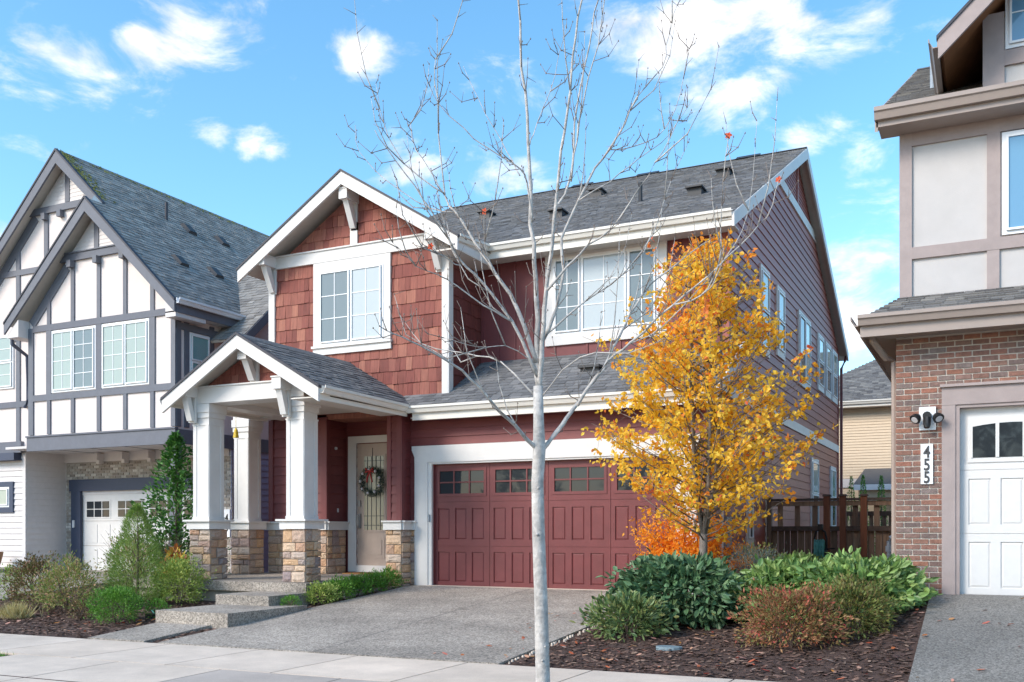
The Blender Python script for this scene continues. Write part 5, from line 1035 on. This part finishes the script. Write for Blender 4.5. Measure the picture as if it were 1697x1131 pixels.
# ------------------------------------------------------------------ bare street tree in the planting strip
def bare_tree():
    r = random.Random(21); k = .00509; th = R(26.33); right = Vector((math.cos(th), math.sin(th), 0)); fwd = Vector((-math.sin(th), math.cos(th), 0)); base = Vector((6.43, -9.0, 0)); zb = zs(6.4)
    t = thing('bare_street_tree', 'leafless pale barked young maple rising in front of the driveway', 'tree', (base.x, base.y, zb))
    def P(a, b, d): s = 1+d/8.2; return base+right*((a-898)*k*s+49.5*k*(s-1))+fwd*d+Vector((0, 0, 1.077+(882-b)*k*s))-Vector((base.x, base.y, zb))
    w = MB(); tw = MB(); ends = []
    w.tube([P(900, 1210, 0), P(899, 1131, 0), P(896, 1000, .0), P(892, 890, .01), P(890, 800, .0), P(893, 745, 0), P(892, 700, 0), P(891, 640, 0)], [.075, .062, .057, .054, .052, .054, .045, .04], 14)
    for i in range(9):
        zz = r.uniform(.05, 2.3); a = r.uniform(2.6, 6.6); rr = .058-.004*zz; c0 = Vector((math.cos(a)*rr, math.sin(a)*rr, zz))+P(896, 1000, 0)*Vector((1, 1, 0)); o = Vector((math.cos(a), math.sin(a), .3)); w.tube([c0-o*.01, c0+o*.008, c0+o*.014], [.018, .012, .004], 6)
    br = [  # traced limbs: points across/up in the tree's own face, spread in depth, start and end girth
        ([(891, 645), (889, 560), (887, 463), (880, 370), (875, 234), (867, 113), (858, 0), (852, -90)], .1, .034, .006),
        ([(893, 650), (899, 567), (904, 489), (914, 420), (920, 340), (926, 279), (941, 181), (949, 90), (962, 0), (970, -80)], -.3, .03, .006),
        ([(920, 345), (944, 302), (952, 204), (975, 75), (990, 0), (996, -60)], .3, .014, .004),
        ([(944, 302), (956, 230), (969, 151), (990, 75), (1001, 0), (1006, -50)], -.1, .010, .003),
        ([(893, 748), (860, 715), (827, 682), (779, 628), (730, 592), (680, 566), (640, 548)], -.7, .026, .004),
        ([(896, 748), (930, 705), (960, 665), (998, 612), (1025, 560), (1042, 523), (1080, 470), (1120, 438), (1170, 400)], .5, .027, .004),
        ([(955, 672), (1007, 599), (1045, 568), (1115, 506), (1170, 460), (1224, 408), (1271, 358), (1290, 300)], -.5, .018, .003),
        ([(1115, 506), (1160, 490), (1190, 440), (1196, 340), (1207, 228)], -.8, .009, .003),
        ([(1045, 568), (1100, 540), (1200, 430), (1240, 350), (1254, 200)], .2, .008, .002),
        ([(889, 600), (855, 508), (819, 453), (787, 401), (752, 349), (737, 324), (722, 170), (721, 98)], .4, .026, .003),
        ([(741, 330), (700, 262), (684, 241), (681, 204), (698, 177)], .6, .008, .002),
        ([(739, 322), (669, 271), (635, 204), (622, 138)], .1, .009, .002),
        ([(755, 352), (711, 345), (639, 298), (594, 249), (588, 207)], .7, .008, .002),
        ([(891, 625), (847, 532), (799, 469), (760, 430), (735, 380), (700, 330), (655, 265), (620, 215)], -.5, .02, .003),
        ([(847, 532), (800, 505), (740, 462), (690, 440), (650, 402)], -.8, .01, .002),
        ([(880, 370), (873, 302), (850, 272), (786, 230), (726, 170), (711, 136)], -.4, .011, .002),
        ([(862, 290), (840, 250), (805, 189), (767, 109)], .5, .008, .002),
        ([(877, 240), (890, 205), (920, 120), (938, 40)], .5, .006, .002),
        ([(899, 567), (930, 480), (930, 392), (960, 330), (986, 279), (1024, 226), (1054, 162), (1096, 109), (1107, 56), (1122, 8)], .6, .02, .003),
        ([(1010, 245), (1028, 247), (1088, 226), (1118, 181), (1137, 106), (1146, 75)], .9, .008, .002),
        ([(960, 330), (1010, 300), (1060, 262), (1110, 220), (1150, 160)], .2, .008, .002),
        ([(905, 480), (960, 420), (1010, 380), (1060, 310), (1100, 250), (1125, 190)], -.4, .014, .002),
        ([(900, 560), (970, 500), (1030, 455), (1080, 390), (1112, 300), (1140, 235)], .9, .014, .002),
        ([(893, 660), (960, 592), (1040, 585), (1100, 560)], -.9, .009, .002),
        ([(890, 660), (830, 600), (770, 585), (700, 570), (660, 520)], .8, .012, .002),
        ([(884, 600), (840, 575), (790, 575), (735, 560)], -.3, .007, .002),
        ([(819, 453), (800, 400), (802, 352)], -.5, .006, .002), ([(760, 440), (735, 425), (713, 408)], -.9, .006, .002)]
    for pts, dep, r0, r1 in br:
        n = len(pts); q = []
        d0 = 0 if pts[0][1] > 560 and abs(pts[0][0]-893) < 15 else dep*.5
        for i, (a, b) in enumerate(pts): q.append(P(a, b, (d0*(1-i/(n-1))+dep*(i/(n-1)))))
        # smooth the limb
        sm = []
        for i in range(n-1):
            p0, p1, p2, p3 = q[max(i-1, 0)], q[i], q[i+1], q[min(i+2, n-1)]
            for s in (0, .33, .66): sm.append(.5*((2*p1)+(p2-p0)*s+(2*p0-5*p1+4*p2-p3)*s*s+(3*p1-p0-3*p2+p3)*s**3)+Vector((r.gauss(0, .006), r.gauss(0, .006), r.gauss(0, .004))))
        sm.append(q[-1]); m = len(sm); r0 *= .82; w.tube(sm, [r0+(r1-r0)*(i/(m-1))**.75 for i in range(m)], 8 if r0 > .012 else 6)
        for i in range(3, m, 2):
            if r.random() < .27:
                d = (sm[i]-sm[i-1]).normalized(); o = (d*.7+rvec(r)*.6+Vector((0, 0, .35))).normalized(); ln = r.uniform(.35, 1.0); e1 = sm[i]+o*ln*.35; e2 = e1+(o*.6+Vector((0, 0, .5))).normalized()*ln*.4; e3 = e2+(o*.25+Vector((0, 0, .9))).normalized()*ln*.35
                w.tube([sm[i], e1, e2, e3], [.0065, .005, .0035, .0018], 5)
                for z in (e1, e2, e3, e1.lerp(e2, .5), e2.lerp(e3, .5)):
                    tw.tube([z, z+(rvec(r)+Vector((0, 0, .8))).normalized()*r.uniform(.03, .12)], [.003, .0015], 4); tw.tube([z-Vector((0, 0, .006)), z+Vector((0, 0, .008))], [.0055, .003], 4)
        for i in range(2, m):
            for rep in range(2):
                if r.random() < .5:
                    a = r.uniform(0, 6.28); ln = r.uniform(.05, .30)*(1.3 if r.random() < .2 else 1); d = (sm[i]-sm[i-1]).normalized(); o = (d*.5+rvec(r)*.75+Vector((0, 0, .25))).normalized(); e1 = sm[i]+o*ln*.5; e2 = e1+(o*.5+Vector((0, 0, .55))).normalized()*ln*.5
                    tw.tube([sm[i], e1, e2], [.0042, .0032, .0016], 4)
                    for z in (e1, e2): tw.tube([z-Vector((0, 0, .006)), z+Vector((0, 0, .008))], [.0055, .003], 4)
                    if ln > .2: e3 = e1+(rvec(r)+Vector((0, 0, .5))).normalized()*.09; tw.tube([e1, e3], [.0028, .0014], 4)
    for nm, b, m in (('trunk_and_limbs', w, 'bark_w'), ('twigs', tw, 'twig_g')):
        o = b.build(nm, m, t, smooth=True); o.location = (0, 0, 0); o.matrix_parent_inverse = Matrix.Identity(4)
        if nm == 'twigs': o['kind'] = 'stuff'
    for a, b, d in ((802, 350, -.5), (1207, 224, -.8), (1290, 297, -.5), (713, 408, -.9)):
        lf = MB(); c0 = P(a, b, d)
        for i in range(5): D = Vector((math.cos(i*1.25), .3*r.uniform(-1, 1), math.sin(i*1.25))).normalized(); leaf(lf, c0, D, D.cross(Vector((0, 1, 0))).normalized(), .03, .022, None, True)
        o = lf.build('leaf', 'redleaf', t); o.location = (0, 0, 0); o.matrix_parent_inverse = Matrix.Identity(4)
MATS['twig_g'] = mat('grey_twig', [(140, 126, 118)], .85, gamt=.1); MATS['redleaf'] = mat('red_orange_leaf', [(232, 96, 60), (240, 120, 84)], .6, gamt=0, trans=.35)
bare_tree()
# ------------------------------------------------------------------ small things
wr = thing('christmas_wreath', 'frosted green wreath with red bow hanging on the front door', 'wreath', (-2.0, .76, 2.15)); b = MB(); r = random.Random(2); c0 = Vector((-2.0, .76, 2.15))
for i in range(1500):
    a = r.uniform(0, 6.283); P = c0+Vector((math.cos(a)*.25, -.03, math.sin(a)*.25))+rvec(r)*.055; D = (Vector((math.cos(a), 0, math.sin(a)))*.4+rvec(r)).normalized(); leaf(b, P, D, D.cross(rvec(r)).normalized(), .06, .012)
stuff(b.build('greenery', 'wreathm', wr))
for i in range(9):
    a = i*.7+.3; P = c0+Vector((math.cos(a)*.25, -.1, math.sin(a)*.25)); b = MB(); b.tube([P+Vector((0, 0, -.03)), P, P+Vector((0, 0, .03))], [.012, .032, .01], 8); b.build('ornament', 'frost', wr, smooth=True)
b = MB()
for s in (-1, 1): b.tube([c0+Vector((0, -.11, .22)), c0+Vector((s*.09, -.13, .27)), c0+Vector((s*.1, -.12, .2)), c0+Vector((0, -.11, .21))], [.01, .025, .025, .01], 6); b.tube([c0+Vector((0, -.11, .21)), c0+Vector((s*.05, -.12, .08)), c0+Vector((s*.07, -.11, -.02))], [.014, .018, .015], 6)
b.build('bow', 'redrib', wr); b = MB(); b.tube([c0+Vector((0, 0, .27)), c0+Vector((0, .0, .72))], .008, 5); b.build('hanger', 'vent', wr)
tag(box('doormat', 'coir', None, -2.45, -1.5, .3, .72, .192, .212), 'brown coir doormat in front of the taupe front door', 'doormat')
wc = thing('wind_chime', 'small yellow wind chime hanging behind the left porch columns', 'wind chime', (-4.0, -1.2, 2.95)); MB().tube([(-4.0, -1.2, 3.58), (-4.0, -1.2, 3.2)], .005, 4).build('string', 'yellow', wc); MB().tube([(-4.0, -1.2, 3.2), (-4.0, -1.2, 3.16), (-4.0, -1.2, 3.0)], [.01, .035, .06], 8).build('bell', 'yellow', wc)
gh = MB(); pts = [(-2.9+.12*math.cos(t*.9)*(1+.1*t)+t*.05, -4.4+.22*math.sin(t*.9), gz(-2.9, -4.4)+.035+.01*math.sin(t*2)) for t in range(14)]+[(-2.0, -4.95, gz(-2, -4.95)+.05)]
gh.tube(pts, .016, 6); tag(gh.build('garden_hose', 'teal', smooth=True), 'teal garden hose lying on the mulch beside the lower step', 'hose')
tag(MB().box(-2.45, -2.2, -5.02, -4.9, -.36, -.25).build('landscape_light', 'dark'), 'small black landscape light box on the mulch by the lower step', 'lamp')
vb = MB(); vx, vy = 6.42, -5.38; vz = gz(vx, vy)+.03; vb.prism([(vx+.17*math.cos(a*.5236), vy+.12*math.sin(a*.5236), vz-.08) for a in range(12)], [(vx+.16*math.cos(a*.5236), vy+.11*math.sin(a*.5236), vz+.015) for a in range(12)]); tag(vb.build('valve_cover', 'valve', fix=True), 'oval grey blue irrigation valve cover in the right mulch bed', 'valve cover')

# unseen conifers behind the viewer, added to give the windows something to reflect
for k in range(9):
    x = -34+k*9+(k*37 % 5); shrub('reflection_conifer', 'unseen tall conifer added across the street for window reflections', 'conifer', (x, -46-(k*13 % 7)), (2.6+.3*(k % 3), 2.6, 12+(k*29 % 6)), 1500, .9, .35, 'hinoki', 60+k, 'cone', up=-.1, lump=.5, nst=6, group='conifers added across the street for window reflections')

tag(box('paver_block', 'coir', None, 8.78, 9.1, -3.02, -2.82, .08, .27), 'brown paver block beside the right driveway at the brick corner', 'paver')
